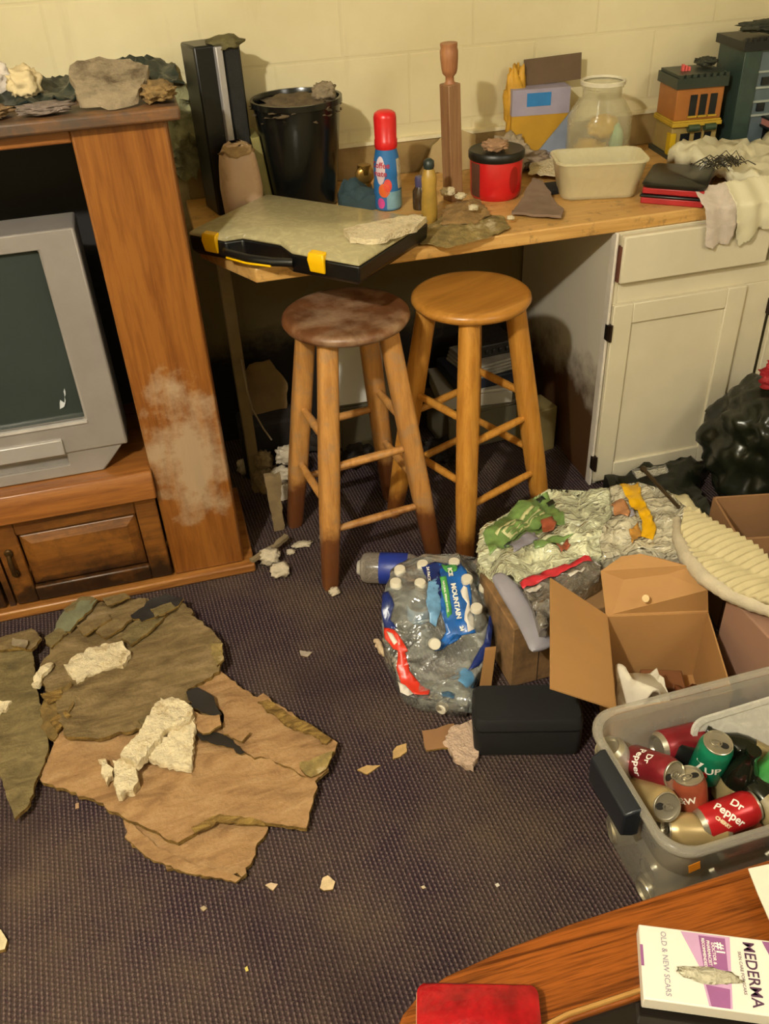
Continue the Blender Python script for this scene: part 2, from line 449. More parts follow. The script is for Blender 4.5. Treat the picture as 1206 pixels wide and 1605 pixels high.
# ================================================================ THE SETTING
RX0, RX1, RY0, RH = -2.6, 3.4, -2.4, 2.8
bm = B(); box(bm, RX0-.1, RX1+.1, RY0-.1, WALL_Y+.1, -.1, 0); struct('floor', bm, M_CARPET)
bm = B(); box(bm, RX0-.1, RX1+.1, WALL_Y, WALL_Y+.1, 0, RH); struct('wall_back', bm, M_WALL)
M_WALLP = plain('cream_paint', 'd2c59a', .8, 0, .05, 3)
bm = B(); box(bm, RX0-.1, RX0, RY0, WALL_Y, 0, RH); struct('wall_left', bm, M_WALLP)
bm = B(); box(bm, RX1, RX1+.1, RY0, WALL_Y, 0, RH); struct('wall_right', bm, M_WALLP)
bm = B(); box(bm, RX0-.1, RX1+.1, RY0-.1, RY0, 0, RH); struct('wall_front', bm, M_WALLP)
bm = B(); box(bm, RX0-.1, RX1+.1, RY0-.1, WALL_Y+.1, RH, RH+.1); struct('ceiling', bm, plain('ceiling_white', 'd8d0b8', .9, 0, .04, 3))
# stained splash board behind the worktop with its bright top strip
M_SPL = plain('stained_splash_board', '9a8050', .6, 0, .18, 5, .1, 30, dirt='6a4c22', dirt_amt=.4)
bm = B(); box(bm, .1, 2.6, 2.834, 2.85, CZ, .972); struct('trim_1', bm, M_SPL)
bm = B(); box(bm, .1, 2.6, 2.828, 2.85, .972, .982); struct('trim_2', bm, plain('pale_trim', 'e6dab4', .4))

# ceiling fixtures for the main bulb and the added fill light
def fixture(loc, label):
    t = thing('ceiling_light', label, 'ceiling light', (loc.x, loc.y, RH), 0, None)
    bm = B(); lathe(bm, [(0, 0), (.06, 0), (.06, -.02), (.022, -.03), (.022, -.075), (0, -.075)], 24); build('socket', bm, plain('white_porcelain', 'e8e2d4', .3), t, 40)
    return t
fixture(LAMP, 'bare bulb holder on the ceiling above the torn boards')
fixture(LAMP2, 'added bulb holder for the fill light on the ceiling behind the coffee table')  # unseen holder added to go with the fill lamp

# ================================================================ TV CABINET
CX0, CX1, CY0, CY1, CH = -1.30, .062, 2.10, 2.50, 1.262
cab = thing('television_cabinet', 'large oak entertainment cabinet with mildewed side post, holding the silver television', 'cabinet', (0, 0, 0))
def part(name, boxes, mat, parent, **k):
    bm = B()
    for b in boxes: box(bm, *b)
    return build(name, bm, mat, parent, **k)
part('post', [(-.152, CX1-.012, CY0, CY0+.03, .03, CH)], M_OAK_POST, cab, bevel=.006, label='mildewed oak post')
part('post', [(CX0+.012, CX0+.212, CY0, CY0+.03, .03, CH)], M_OAK_POST, cab, bevel=.006)
part('side_panel', [(CX1-.03, CX1-.008, CY0+.03, CY1, .03, CH)], M_OAK_POST, cab)
part('side_panel', [(CX0+.008, CX0+.03, CY0+.03, CY1, .03, CH)], M_OAK_POST, cab)
part('back_panel', [(CX0+.03, CX1-.03, CY1-.012, CY1, .03, CH)], M_DARKIN, cab)
for _x in (-.152, CX0+.2): part('inner_wall', [(_x, _x+.012, CY0+.03, CY1-.012, .40, CH)], M_DARKIN, cab)
part('top_board', [(CX0-.02, CX1+.02, CY0-.03, CY1, CH, CH+.028)], wood('grimy_oak_top', '5a3c22', '8a5a2c', 5, 'x', .5, 12, .2, extra=lambda t, c: t.mix(t.math('MULTIPLY', t.ramp(t.noise(6, 6, rough=.7), [(.42, 0.0), (.6, 1.0)]), .9), c, '453a30')), cab, bevel=.006, label='dirt-covered cabinet top')
part('top_rail', [(CX0+.212, -.152, CY0+.005, CY0+.03, CH-.03, CH)], M_OAK_H, cab, bevel=.004)
part('shelf', [(CX0+.212, -.152, CY0, CY1-.012, .385, .405)], M_OAK_H, cab, bevel=.004)
bm = B(); prism(bm, [(2.07, .325), (2.105, .325), (2.105, .405), (2.085, .405), (2.07, .375)], CX0+.19, -.15, M=Matrix(((0,0,1,0),(1,0,0,0),(0,1,0,0),(0,0,0,1))))
build('shelf_rail', bm, M_OAK_H, cab, bevel=.004)
part('base_board', [(CX0-.01, CX1+.018, CY0-.022, CY1, 0, .03)], wood('base_oak', '7c4c22', 'a06c34', 5, 'x', .35, 14), cab, bevel=.006)
part('divider', [(-.615, -.599, CY0+.004, CY0+.4, .03, .325)], M_OAK_ROT, cab)
def cab_door(x0, x1, hx):
    z0, z1 = .036, .318
    bm = B(); y = CY0-.004
    st = .058
    box(bm, x0, x0+st, y, y+.02, z0, z1); box(bm, x1-st, x1, y, y+.02, z0, z1)
    box(bm, x0+st, x1-st, y, y+.02, z0, z0+st*.85); box(bm, x0+st, x1-st, y, y+.02, z1-st*.85, z1)
    d = build('door', bm, M_OAK_ROT, cab, bevel=.005, label='water-rotted oak door')
    a, b_, c_, e = x0+st+.004, x1-st-.004, z0+st*.85+.004, z1-st*.85-.004
    bm = B(); k = .028
    loft(bm, [[(a, y+.014, c_), (b_, y+.014, c_), (b_, y+.014, e), (a, y+.014, e)], [(a+.006, y+.009, c_+.006), (b_-.006, y+.009, c_+.006), (b_-.006, y+.009, e-.006), (a+.006, y+.009, e-.006)],
              [(a+k, y-.001, c_+k), (b_-k, y-.001, c_+k), (b_-k, y-.001, e-k), (a+k, y-.001, e-k)]], cap0=False)
    build('raised_panel', bm, M_OAK_ROT, d)
    bm = B(); tube(bm, [(hx, y-.012, .15), (hx, y-.02, .17), (hx, y-.02, .20), (hx, y-.012, .22)], [.006, .007, .007, .006], 8)
    blob(bm, (hx, y-.004, .15), (.012, .006, .014), 2, .1); blob(bm, (hx, y-.004, .22), (.012, .006, .014), 2, .1)
    build('handle', bm, plain('rusted_brass', '4a3418', .5, .7, .4, 60), d, 60)
cab_door(-.592, -.158, -.566); cab_door(-1.085, -.622, -.646)

# ---------------------------------------------------------------- television
tv = thing('television', 'silver tube television with a dark screen inside the oak cabinet', 'television', (0, 0, 0))
TX0, TX1, TZ0, TZ1, TY = -.98, -.193, .407, 1.05, 2.125
def ring_frame(o, i, y0, y1):
    bm = B()
    lo = [(x, y0, z) for x, z in o]; li = [(x, y0+.002, z) for x, z in i]; lob = [(x, y1, z) for x, z in o]; lib = [(x, y0+.025, z) for x, z in i]
    rings = [[bm.verts.new(p) for p in L] for L in (lib, li, lo, lob)]
    for a, b in zip(rings, rings[1:]):
        for k in range(4): bm.faces.new((a[k], a[(k+1)%4], b[(k+1)%4], b[k]))
    return bm
SX0, SX1, SZ0, SZ1 = -.893, -.283, .565, 1.008
bm = ring_frame([(TX0, .475), (TX1, .475), (TX1, TZ1), (TX0, TZ1)], [(SX0, SZ0), (SX1, SZ0), (SX1, SZ1), (SX0, SZ1)], TY, TY+.12)
build('front_frame', bm, M_SILVER, tv, bevel=.006)
bm = B(); loft(bm, [[(TX0, TY+.12, TZ0+.02), (TX1, TY+.12, TZ0+.02), (TX1, TY+.12, TZ1), (TX0, TY+.12, TZ1)], [(TX0+.12, TY+.34, TZ0+.05), (TX1-.12, TY+.34, TZ0+.05), (TX1-.12, TY+.34, TZ1-.12), (TX0+.12, TY+.34, TZ1-.12)]])
build('rear_shell', bm, M_BLACK, tv, bevel=.01)
bm = B(); n = 12; g = []
for i in range(n+1):
    row = []
    for j in range(n+1):
        a, b_ = i/n*2-1, j/n*2-1
        row.append(bm.verts.new((SX0+(a+1)/2*(SX1-SX0), TY+.022-.010*(1-a*a*.6)*(1-b_*b_*.6), SZ0+(b_+1)/2*(SZ1-SZ0))))
    g.append(row)
for i in range(n):
    for j in range(n): bm.faces.new((g[i][j], g[i+1][j], g[i+1][j+1], g[i][j+1]))
build('screen', bm, M_SCREEN, tv, 180)
part('screen_trim', [(SX0, SX1+.004, TY-.003, TY+.01, SZ0-.007, SZ0)], plain('bright_trim', 'dcd6d0', .25, .4), tv)
bm = B()
for x0, x1, z0, z1 in ((-.86, -.352, .478, .523),): box(bm, x0, x1, TY-.008, TY+.02, z0, z1)
build('control_flap', bm, plain('light_silver', 'aaa49f', .35, .3, .04), tv, bevel=.003)
bm = ring_frame([(TX0+.03, TZ0), (TX1-.075, TZ0), (TX1-.015, .475), (TX0+.015, .475)], [(TX0+.10, TZ0+.03), (TX1-.16, TZ0+.03), (TX1-.16, .465), (TX0+.10, .465)], TY+.004, TY+.12)
build('lower_skirt', bm, M_SILVER, tv, bevel=.004)
part('speaker_grille', [(TX0+.10, TX1-.16, TY+.02, TY+.03, TZ0+.03, .465)], plain('grille_grey', '7d7874', .6, .1), tv)
bm = B()
sheet(bm, [(-.337, .60), (-.33, .625), (-.322, .615), (-.312, .655), (-.318, .62), (-.326, .605)], lambda x, z: 0, .001, .008, .002, 3, mapf=lambda x, z, h: (x, TY+.0135-h, z))
build('scratch', bm, plain('chalky_white', 'b9bdc2', .7), tv, label='chalky white scuff on the screen')

# debris on the cabinet top
def clump(name, label, cat, c, rad, mat, seed=0, amp=.3, rot=0, flat=.8, sub=4, group=None):
    t = B(); blob(t, (0, 0, 0), rad, sub, amp, 9, seed, 0, flat)
    zmin = min(v.co.z for v in t.verts)
    for v in t.verts: v.co.z -= zmin
    o = build(name, t, mat, None, 180); o.location = c; o.rotation_euler = (0, 0, rot)
    return tag(o, label, cat, group)
CT = CH+.029
M_FILM = plain('dark_plastic_film', '1e2824', .35, 0, .3, 20, .6, 25)
def ridge(x, y, s=9, a=.04): return abs(nz(x, y, 0, s, 4))*a
bm = B(); sheet(bm, [(-.30, 2.20), (-.16, 2.20), (-.10, 2.24), (.03, 2.26), (.085, 2.20), (.10, 2.32), (.085, 2.47), (-.05, 2.48), (-.20, 2.46), (-.30, 2.42), (-.34, 2.3)],
      lambda x, y: CT+.004 + ridge(x+3, y, 13, .035) + .03*math.exp(-((x-.03)**2+(y-2.42)**2)/.006), .004, .014, .014, 4)
tag(build('crumpled_black_plastic', bm, M_FILM, None, 60), 'crumpled dark plastic film heaped on the oak cabinet top', 'plastic sheet')
bm = B(); sheet(bm, [(-.13, 2.19), (-.12, 2.11), (-.05, 2.085), (.0, 2.10), (.02, 2.15), (.035, 2.20), (.0, 2.25), (-.08, 2.26), (-.13, 2.24)],
      lambda x, y: CT+.020 + .05*(y-2.10)/.16 + ridge(x, y, 14, .012), .016, .014, .006, 9)
tag(build('drywall_slab', bm, M_PLASTG, None, 60), 'tan slab of broken drywall propped on top of the oak cabinet post', 'drywall piece')
clump('drywall_crumb', 'brown crumbling lump at the right end of the cabinet top', 'debris', (.045, 2.13, CT), (.035, .045, .018), plain('tan_rubble', '7c6238', .9, 0, .3, 40, .8, 80), 3)
clump('drywall_crumb', 'purplish grey lump of rubble on the front edge of the cabinet top', 'debris', (-.19, 2.12, CT), (.055, .03, .010), plain('grey_rubble', '6c5e54', .9, 0, .3, 40, .8, 80), 5)
clump('drywall_crumb', 'brown flat heap of dirt at the left of the cabinet top', 'debris', (-.32, 2.13, CT), (.06, .04, .010), plain('tan_rubble2', '7a6040', .9, 0, .3, 40, .8, 80), 6)
clump('crumpled_paper', 'crumpled cream paper standing on the cabinet top at the left', 'paper', (-.235, 2.27, CT+.002), (.035, .03, .03), plain('cream_paper', 'ccb88c', .8, 0, .1, 20, .5, 30), 8, .3)
clump('crumpled_tissue', 'pale crumpled tissue behind the red cap on the cabinet top', 'paper', (-.30, 2.34, CT+.004), (.04, .03, .03), plain('pale_tissue', 'c8bcae', .8, 0, .08, 20, .5, 30), 11, .3)
t = thing('bottle', 'small bottle with a red cap lying on the cabinet top at the left', 'bottle', (-.36, 2.20, CT+.023), 0)
bm = B(); lathe(bm, [(0, -.05), (.02, -.05), (.022, -.045), (.022, .02), (.012, .035), (0, .035)], 20, Matrix.Rotation(R(80), 4, 'Y')); build('body', bm, plain('dim_blue_bottle', '4a4a5c', .4), t, 40)
bm = B(); lathe(bm, [(0, .034), (.015, .034), (.015, .06), (0, .06)], 20, Matrix.Rotation(R(80), 4, 'Y')); build('cap', bm, plain('cap_red', 'a01c18', .4), t, 40)
# damaged plaster patch hanging between cabinet and speaker
bm = B(); sheet(bm, [(.02, .95), (.13, .93), (.16, 1.05), (.15, 1.16), (.12, 1.24), (.08, 1.26), (.03, 1.23), (-.02, 1.20), (.0, 1.1)],
      lambda x, z: .012 + ridge(x, z, 16, .05), .02, .014, .012, 12, mapf=lambda x, z, h: (x, WALL_Y-.012-h, z))
tag(build('loose_plaster', bm, plain('greenish_rubble', '8d8a66', .9, 0, .3, 24, .9, 60, dirt='5c5236', dirt_amt=.5), None, 60), 'rough greenish plaster coming off the wall between oak cabinet and black speaker', 'plaster')

# ================================================================ WORKTOP
bm = B(); prism(bm, [(.085, 2.834), (.085, 2.42), (.205, 2.185), (2.6, 2.185), (2.6, 2.834)], CZ-.038, CZ)
tag(build('worktop', bm, M_CTOP, None, bevel=.004), 'long light oak worktop along the wall above the stools', 'worktop')
bm = B(); box(bm, .13, .165, 2.5, 2.56, 0, CZ-.038)
tag(build('support_post', bm, plain('dim_post', '7c6a48', .7, 0, .15), None, bevel=.003), 'narrow wooden post holding up the left end of the worktop', 'post')

# base cabinet on the right
FY = 2.19
bc = thing('base_cabinet', 'white painted base cabinet under the right part of the worktop', 'cabinet', (0, 0, 0))
part('side_panel', [(1.2, 1.216, FY, 2.83, 0, CZ-.038)], M_SIDE, bc, label='white side panel with brown water stains at the bottom')
part('face_frame', [(1.2, 2.6, FY-.004, FY+.016, 0, .03), (1.2, 1.222, FY-.004, FY+.016, .03, CZ-.038), (1.222, 2.6, FY-.004, FY+.016, .625, .69), (1.64, 1.735, FY-.004, FY+.016, .03, .625), (2.15, 2.24, FY-.004, FY+.016, .03, .625), (2.56, 2.6, FY-.004, FY+.016, .03, .625), (1.222, 2.6, FY-.004, FY+.016, .815, CZ-.038), (1.70, 1.735, FY-.004, FY+.016, .69, .815)], M_WHITEP, bc, bevel=.002)
part('back_panel', [(1.216, 2.6, 2.2+.02, 2.23, .02, CZ-.04)], M_WHITEP, bc)
part('base_trim', [(1.196, 1.205, FY-.012, FY+.02, 0, CZ-.038)], plain('cool_white', 'cfc6b8', .45), bc, bevel=.003)
def white_door(x0, x1):
    z0, z1 = .018, .628; y = FY-.022; s = .062
    bm = B(); box(bm, x0, x0+s, y, y+.018, z0, z1); box(bm, x1-s, x1, y, y+.018, z0, z1); box(bm, x0+s, x1-s, y, y+.018, z0, z0+s); box(bm, x0+s, x1-s, y, y+.018, z1-s, z1)
    d = build('door', bm, M_WHITEP, bc, bevel=.003)
    bm = B(); box(bm, x0+s-.002, x1-s+.002, y+.009, y+.016, z0+s-.002, z1-s+.002); build('door_panel', bm, M_WHITEP, d)
    for z in (.09, .545):
        bm = B(); box(bm, x0-.012, x0+.001, y+.0, y+.02, z-.024, z+.024); tube(bm, [(x0-.004, y-.003, z-.026), (x0-.004, y-.003, z+.026)], .0045, 8)
        build('hinge', bm, plain('dark_bronze', '3a2c22', .4, .7), d)
white_door(1.208, 1.636); white_door(1.742, 2.145)
bm = B(); box(bm, 1.212, 1.675, FY-.03, FY-.008, .695, CZ-.044)
build('drawer_front', bm, M_WHITEP, bc, bevel=.005)
bm = B(); box(bm, 1.206, 1.214, FY-.022, FY-.004, .70, .80); build('drawer_gap', bm, plain('rust_brown', '5b3222', .8), bc)

# ================================================================ STOOLS
def stool(name, label, loc, rz, seatm, legm, ch=.742, top=.082, bot=.165, rad=.168):
    t = thing(name, label, 'stool', loc, rz, None)
    bm = B(); lathe(bm, [(0, ch-.032), (rad-.02, ch-.032), (rad-.006, ch-.027), (rad, ch-.017), (rad-.002, ch-.008), (rad-.010, ch-.002), (rad-.022, ch-.0005), (rad*.5, ch-.004), (0, ch-.006)], 56)
    build('seat', bm, seatm, t, 50)
    L = {}
    for sx, sy in ((-1,-1), (1,-1), (1,1), (-1,1)):
        a = Vector((sx*bot, sy*bot, 0)); b = Vector((sx*top, sy*top, ch-.03)); L[(sx, sy)] = (a, b)
        bm = B(); d = (b-a).normalized(); ring = []
        prof = [(0, .022), (.02, .0235), (.3, .0275), (.62, .0275), (1.0, .025)]
        u = Vector((0, 1, 0)).cross(d).normalized(); v = d.cross(u)
        for f, r in prof:
            c = a.lerp(b, f); lp = []
            for k in range(20):
                an = 2*math.pi*k/20; ca, sa = math.cos(an), math.sin(an); q = r/((abs(ca)**3.4+abs(sa)**3.4)**(1/3.4))
                p = c + u*ca*q + v*sa*q
                if f == 0: p.z = 0
                lp.append(p)
            ring.append(lp)
        loft(bm, ring); build('leg', bm, legm, t, 45)
    def at(k, z): a, b = L[k]; return a.lerp(b, z/(ch-.03))
    for (k1, k2), zs in ((((-1,-1),(1,-1)), (.18, .37)), (((-1,1),(1,1)), (.18, .37)), (((-1,-1),(-1,1)), (.25, .44)), (((1,-1),(1,1)), (.25, .44))):
        for z in zs:
            bm = B(); p, q = at(k1, z), at(k2, z); n = 6
            tube(bm, [p.lerp(q, i/n) for i in range(n+1)], [.0095, .0105, .0118, .012, .0118, .0105, .0095], 12)
            build('rung', bm, legm, t, 60)
    return t
stool('bar_stool', 'left wooden bar stool with dark stained round seat and grimy legs', (.418, 2.135, 0), R(8), M_SEAT1, M_ST1, ch=.752)
stool('bar_stool', 'right honey-coloured wooden bar stool in front of the white cabinet side', (.765, 2.145, 0), R(24), M_SEAT2, M_ST2, ch=.748, rad=.162)

# ================================================================ ON THE WORKTOP
# organiser case with yellow latches, hanging over the edge
A = Vector((.062, 2.346)); Bq = Vector((.426, 1.971)); Cq = Vector((.662, 2.215)); Dq = Vector((.285, 2.52))
ux = (Bq-A).normalized(); uy = Vector((-ux.y, ux.x)); LW = (Bq-A).length; LD = .335
case = thing('organizer_case', 'black organizer case with clear lid and yellow latches, overhanging the worktop edge', 'case', (A.x, A.y, CZ+.001), math.atan2(ux.y, ux.x))
bm = B()
notch = [(0,0), (.12,0), (.15,.035), (.27,.035), (.33,0), (LW,0), (LW,LD), (0,LD)]
def inset(pts, d):
    c = Vector((LW/2, LD/2)); return [(p[0]+(d if p[0] < c.x else -d), p[1]+(d if p[1] < c.y-.1 else -d)) for p in pts]
loft(bm, [[(x, y, .0) for x, y in inset(notch, .012)], [(x, y, .012) for x, y in inset(notch, .002)], [(x, y, .05) for x, y in notch]])
build('tray', bm, M_BLACK, case, bevel=.004)
bm = B(); loft(bm, [[(x, y, .051) for x, y in notch], [(x, y, .058) for x, y in notch], [(x, y, .066) for x, y in inset(notch, .012)]])
build('lid', bm, clear('case_lid', 'c4b88c', .50, .15, .15, bump=.05), case, bevel=.003, label='clear scuffed lid')
for x in (.075, .405):
    bm = B(); loft(bm, [[(x-.022, -.006, .018), (x+.022, -.006, .018), (x+.022, .0, .018), (x-.022, .0, .018)], [(x-.024, -.012, .05), (x+.024, -.012, .05), (x+.024, .0, .05), (x-.024, .0, .05)], [(x-.022, -.008, .066), (x+.022, -.008, .066), (x+.022, .012, .069), (x-.022, .012, .069)]])
    build('latch', bm, plain('latch_yellow', 'e8b400', .35, var=.03), case, bevel=.003)
bm = B(); tube(bm, [(.12, .002, .03), (.14, -.016, .03), (.21, -.024, .03), (.28, -.016, .03), (.33, .002, .03)], [.011]*5, 10)
build('handle', bm, M_BLACK, case, 60)
bm = B(); tube(bm, [(.14, -.024, .022), (.21, -.033, .022), (.28, -.024, .022)], [.003]*3, 6); build('handle_stripe', bm, plain('latch_yellow', 'e8b400'), case, 60)
bm = B()
for i in range(1, 7): box(bm, LW*i/7-.001, LW*i/7+.001, .04, LD-.01, .012, .048)
for j in range(1, 4): box(bm, .01, LW-.01, .04+.07*j, .042+.07*j, .012, .048)
build('dividers', bm, plain('case_grey', '6b6352', .5), case)
bm = B(); sheet(bm, [(.07, .008), (.13, .03), (.2, .07), (.24, .085), (.12, .11), (.05, .07)], lambda x, y: .046, .003, .02, .004, 3); build('yellow_insert', bm, plain('insert_yellow', 'c98f08', .5), case)
q = P(600, 362, .95)
bm = B(); sheet(bm, [(-.09, -.05), (-.02, -.075), (.08, -.01), (.115, .06), (.06, .075), (-.06, .04), (-.10, .02)], lambda x, y: .014+nz(x, y, 2, 20)*.004, .014, .015, .004, 5)
o = build('ceiling_plaster_chunk', bm, M_PLAST, None, 50); o.location = (q.x+.005, q.y, CZ+.069); o.rotation_euler = (0, 0, R(-8)); tag(o, 'cream slab of popcorn plaster lying on the clear lid of the organizer case', 'plaster piece')

# tall black speaker
t = thing('tower_speaker', 'tall black tower speaker with a silver strip standing at the left end of the worktop', 'speaker', (.215, 2.70, CZ), R(14))
bm = B(); box(bm, -.065, .065, -.05, .06, 0, .44); build('cabinet', bm, M_BLACK, t, bevel=.006)
bm = B(); loft(bm, [[(x, y, z) for x, y in [(-.012, -.050), (-.008, -.062), (.01, -.062), (.014, -.050)]] for z in (.01, .435)]); build('silver_strip', bm, plain('strip_silver', 'b8b4b4', .3, .5, .05), t, bevel=.002)
bm = B(); loft(bm, [[(x, y, z) for x, y in [(.016, -.050), (.018, -.060), (.055, -.060), (.062, -.050)]] for z in (.01, .43)]); build('grille', bm, plain('grille_black', '1c1b18', .8, 0, .3, 50, .3, 200), t)
bm = B(); blob(bm, (.03, -.03, .437), (.045, .04, .018), 3, .35, 9, 4); build('dust_cap', bm, plain('olive_dust', '5f5734', .8, 0, .3, 30, .4, 60), t, 180, label='lump of dirt stuck on top')
# jug
t = thing('plastic_jug', 'dirty beige plastic jug with a torn top in front of the tower speaker', 'jug', (.235, 2.58, CZ), R(10))
bm = B(); loft(bm, [[(x*(1+.05*math.sin(z*20)), y, z) for x, y in rr(a, b, .03, 5)] for a, b, z in ((.09, .075, 0), (.105, .085, .01), (.108, .088, .09), (.102, .085, .15), (.095, .08, .18), (.07, .06, .205), (.03, .03, .212))])
build('body', bm, plain('beige_plastic', 'c0a184', .5, 0, .1, 8, dirt='7a6034', dirt_amt=.45), t, 60)
bm = B(); blob(bm, (.0, -.012, .19), (.045, .035, .02), 3, .3, 9, 14); build('dirt_cap', bm, plain('tan_rubble3', '9c8058', .9, 0, .2, 30, .5, 60), t, 180, label='soggy dirt clinging to the shoulder')
bm = B(); box(bm, -.012, .012, -.06, .06, 0, .20, Matrix.Rotation(R(-6), 4, 'Y')); o = build('narrow_carton', bm, plain('olive_carton', '8a8048', .6, 0, .2, 8), None, bevel=.002); o.location = (.318, 2.70, CZ+.003); tag(o, 'narrow olive and yellow carton squeezed between speaker and black bucket', 'carton')
# black bucket
t = thing('waste_bucket', 'tall black plastic bucket full of debris at the left of the worktop', 'bucket', (.425, 2.655, CZ))
bm = B()
lathe(bm, [(0, 0), (.088, 0), (.094, .01), (.122, .275), (.128, .277), (.128, .292), (.120, .292), (.116, .28), (.092, .05), (0, .05)], 40); build('body', bm, plain('bucket_black', '10110f', .22, 0, .3, 9), t, 45)
bm = B(); blob(bm, (0, 0, .262), (.11, .11, .028), 4, .4, 12, 8); build('debris_fill', bm, plain('brown_dust', '5c4c34', .9, 0, .3, 30, .7, 70), t, 180, label='brown debris filling the bucket')
clump('drywall_crumb', 'greyish lump of plaster on top of the debris in the black bucket', 'plaster piece', (.50, 2.63, CZ+.272), (.032, .028, .024), M_PLASTG, 21)
# clutter between bucket and creamer
t = thing('brass_figurine', 'small tarnished brass ornament right of the black bucket', 'ornament', (.60, 2.62, CZ))
bm = B(); lathe(bm, [(0, 0), (.03, 0), (.03, .012), (.012, .02), (.018, .045), (.008, .06), (.022, .075), (.02, .1), (0, .105)], 20); build('body', bm, plain('tarnished_brass', '8a6a30', .35, .8, .3, 20), t, 50)
bm = B(); blob(bm, (.0, -.01, .075), (.03, .012, .026), 2, .2); build('face', bm, plain('tarnished_brass2', 'b08a48', .3, .7, .3, 20), t, 180)
q = P(565, 330, CZ)
bm = B(); sheet(bm, [(-.055, -.05), (.06, -.055), (.06, .05), (.0, .07), (-.05, .03)], lambda x, y: .055+nz(x, y, 5, 14)*.03-.25*abs(x), .05, .012, .004, 6)
o = build('crumpled_cloth', bm, plain('dark_teal_cloth', '2e4248', .8, 0, .2, 20, .4, 40), None, 50); o.location = (q.x+.0, q.y+.045, CZ); tag(o, 'dark teal crumpled cloth left of the blue creamer bottle', 'cloth')

def cylmap(r, z0, a0, sy=1, rfun=None):
    def f(x, y):
        z = z0 + y; rad = rfun(z) if rfun else r
        a = a0 + x/rad; return (rad*math.cos(a), rad*math.sin(a), z)
    return f
def patch(name, prof_r, a0, a1, z0, z1, mat, parent, n=16, k=8, label=None, shape=None):
    """a label patch lying on a turned surface"""
    bm = B(); g = []
    for i in range(n+1):
        row = []
        for j in range(k+1):
            u, v = i/n, j/k
            if shape: u, v = shape(u, v)
            z = z0+(z1-z0)*v; a = a0+(a1-a0)*u; r = prof_r(z)
            row.append(bm.verts.new((r*math.cos(a), r*math.sin(a), z)))
        g.append(row)
    for i in range(n):
        for j in range(k):
            try: bm.faces.new((g[i][j], g[i+1][j], g[i+1][j+1], g[i][j+1]))
            except ValueError: pass
    return build(name, bm, mat, parent, 60, label=label)
def oval(u, v):
    x, y = u*2-1, v*2-1; s = math.sqrt(max(0, 1-.5*y*y)); t_ = math.sqrt(max(0, 1-.5*x*x)); return (x*s+1)/2, (y*t_+1)/2
def prof_fn(pr, eps=.0006):
    def f(z):
        for (r0, z0), (r1, z1) in zip(pr, pr[1:]):
            if z0 <= z <= z1 and z1 > z0: return r0+(r1-r0)*(z-z0)/(z1-z0)+eps
        return pr[-1][0]
    return f
# creamer bottle
q = P(612, 331, CZ)
t = thing('creamer_bottle', 'blue creamer bottle with a big red cap on the worktop', 'bottle', (q.x+.004, q.y+.035, CZ))
pr = [(.036, .0), (.0395, .006), (.0395, .07), (.037, .085), (.037, .09), (.0385, .1), (.036, .135), (.028, .172), (.027, .18)]
bm = B(); lathe(bm, [(0, 0)]+pr+[(0, .18)], 40); build('body', bm, plain('creamer_blue', '2f6fae', .3, 0, .15, 8), t, 60)
bm = B(); lathe(bm, [(0, .165), (.030, .165), (.032, .17), (.032, .188), (.0305, .19), (.0315, .245), (.029, .256), (.02, .262), (0, .264)], 40); build('cap', bm, plain('creamer_red', 'd01f22', .3, 0, .04), t, 50)
pf = prof_fn(pr); fa = R(-115)
patch('pale_swirl', pf, fa-.75, fa+.05, .075, .15, plain('swirl_white', 'd8c4cc', .4), t, shape=oval)
text('lettering', 'Coffee\nmate', .022, plain('lettering_red', 'b02038', .5), t, cylmap(0, .115, fa-.38, rfun=lambda z: pf(z)+.0006), bold=.0004)
patch('peach_print', pf, fa-.5, fa+.35, .04, .078, plain('print_orange', 'e0662c', .5), t, shape=oval)
patch('berry_print', pf, fa-.1, fa+.5, .055, .09, plain('print_coral', 'e0483a', .5), t, shape=oval)
patch('pink_print', pf, fa-.62, fa-.05, .008, .038, plain('print_pink', 'c8488e', .5), t, shape=oval)
patch('lower_label', pf, fa+.1, fa+1.9, .004, .055, plain('label_paleblue', '7fa6b4', .4, 0, .15, 40), t)
patch('white_flash', pf, fa+1.0, fa+1.7, .06, .14, plain('flash_cream', 'bfb49a', .5, 0, .25, 60), t)
# small medicine bottle and mustard bottle
q = P(662, 330, CZ)
t = thing('vial', 'small brown bottle with a purple cap beside the mustard bottle', 'bottle', (q.x, q.y+.02, CZ))
bm = B(); lathe(bm, [(0, 0), (.020, 0), (.021, .004), (.021, .05), (.013, .062), (.012, .07), (0, .07)], 24); build('body', bm, plain('brown_glass', '40301e', .2, 0, .4, 50), t, 50)
bm = B(); lathe(bm, [(0, .062), (.013, .062), (.014, .082), (.012, .09), (0, .092)], 20); build('cap', bm, plain('cap_purple', '4c4668', .4), t, 50)
q = P(682, 352, CZ)
t = thing('mustard_bottle', 'yellowish squeeze bottle with a dark cap left of the wooden spindle', 'bottle', (q.x-.006, q.y+.03, CZ))
bm = B(); lathe(bm, [(0, 0), (.020, 0), (.022, .006), (.022, .06), (.0195, .085), (.021, .115), (.017, .135), (.009, .145), (.009, .15), (0, .15)], 28); build('body', bm, plain('mustard_yellow', 'a8863a', .4, 0, .25, 20, dirt='5e4418', dirt_amt=.35), t, 50)
bm = B(); lathe(bm, [(0, .142), (.013, .142), (.015, .148), (.014, .162), (.006, .168), (0, .168)], 20); build('cap', bm, plain('cap_darkgreen', '1e2a28', .4), t, 50)
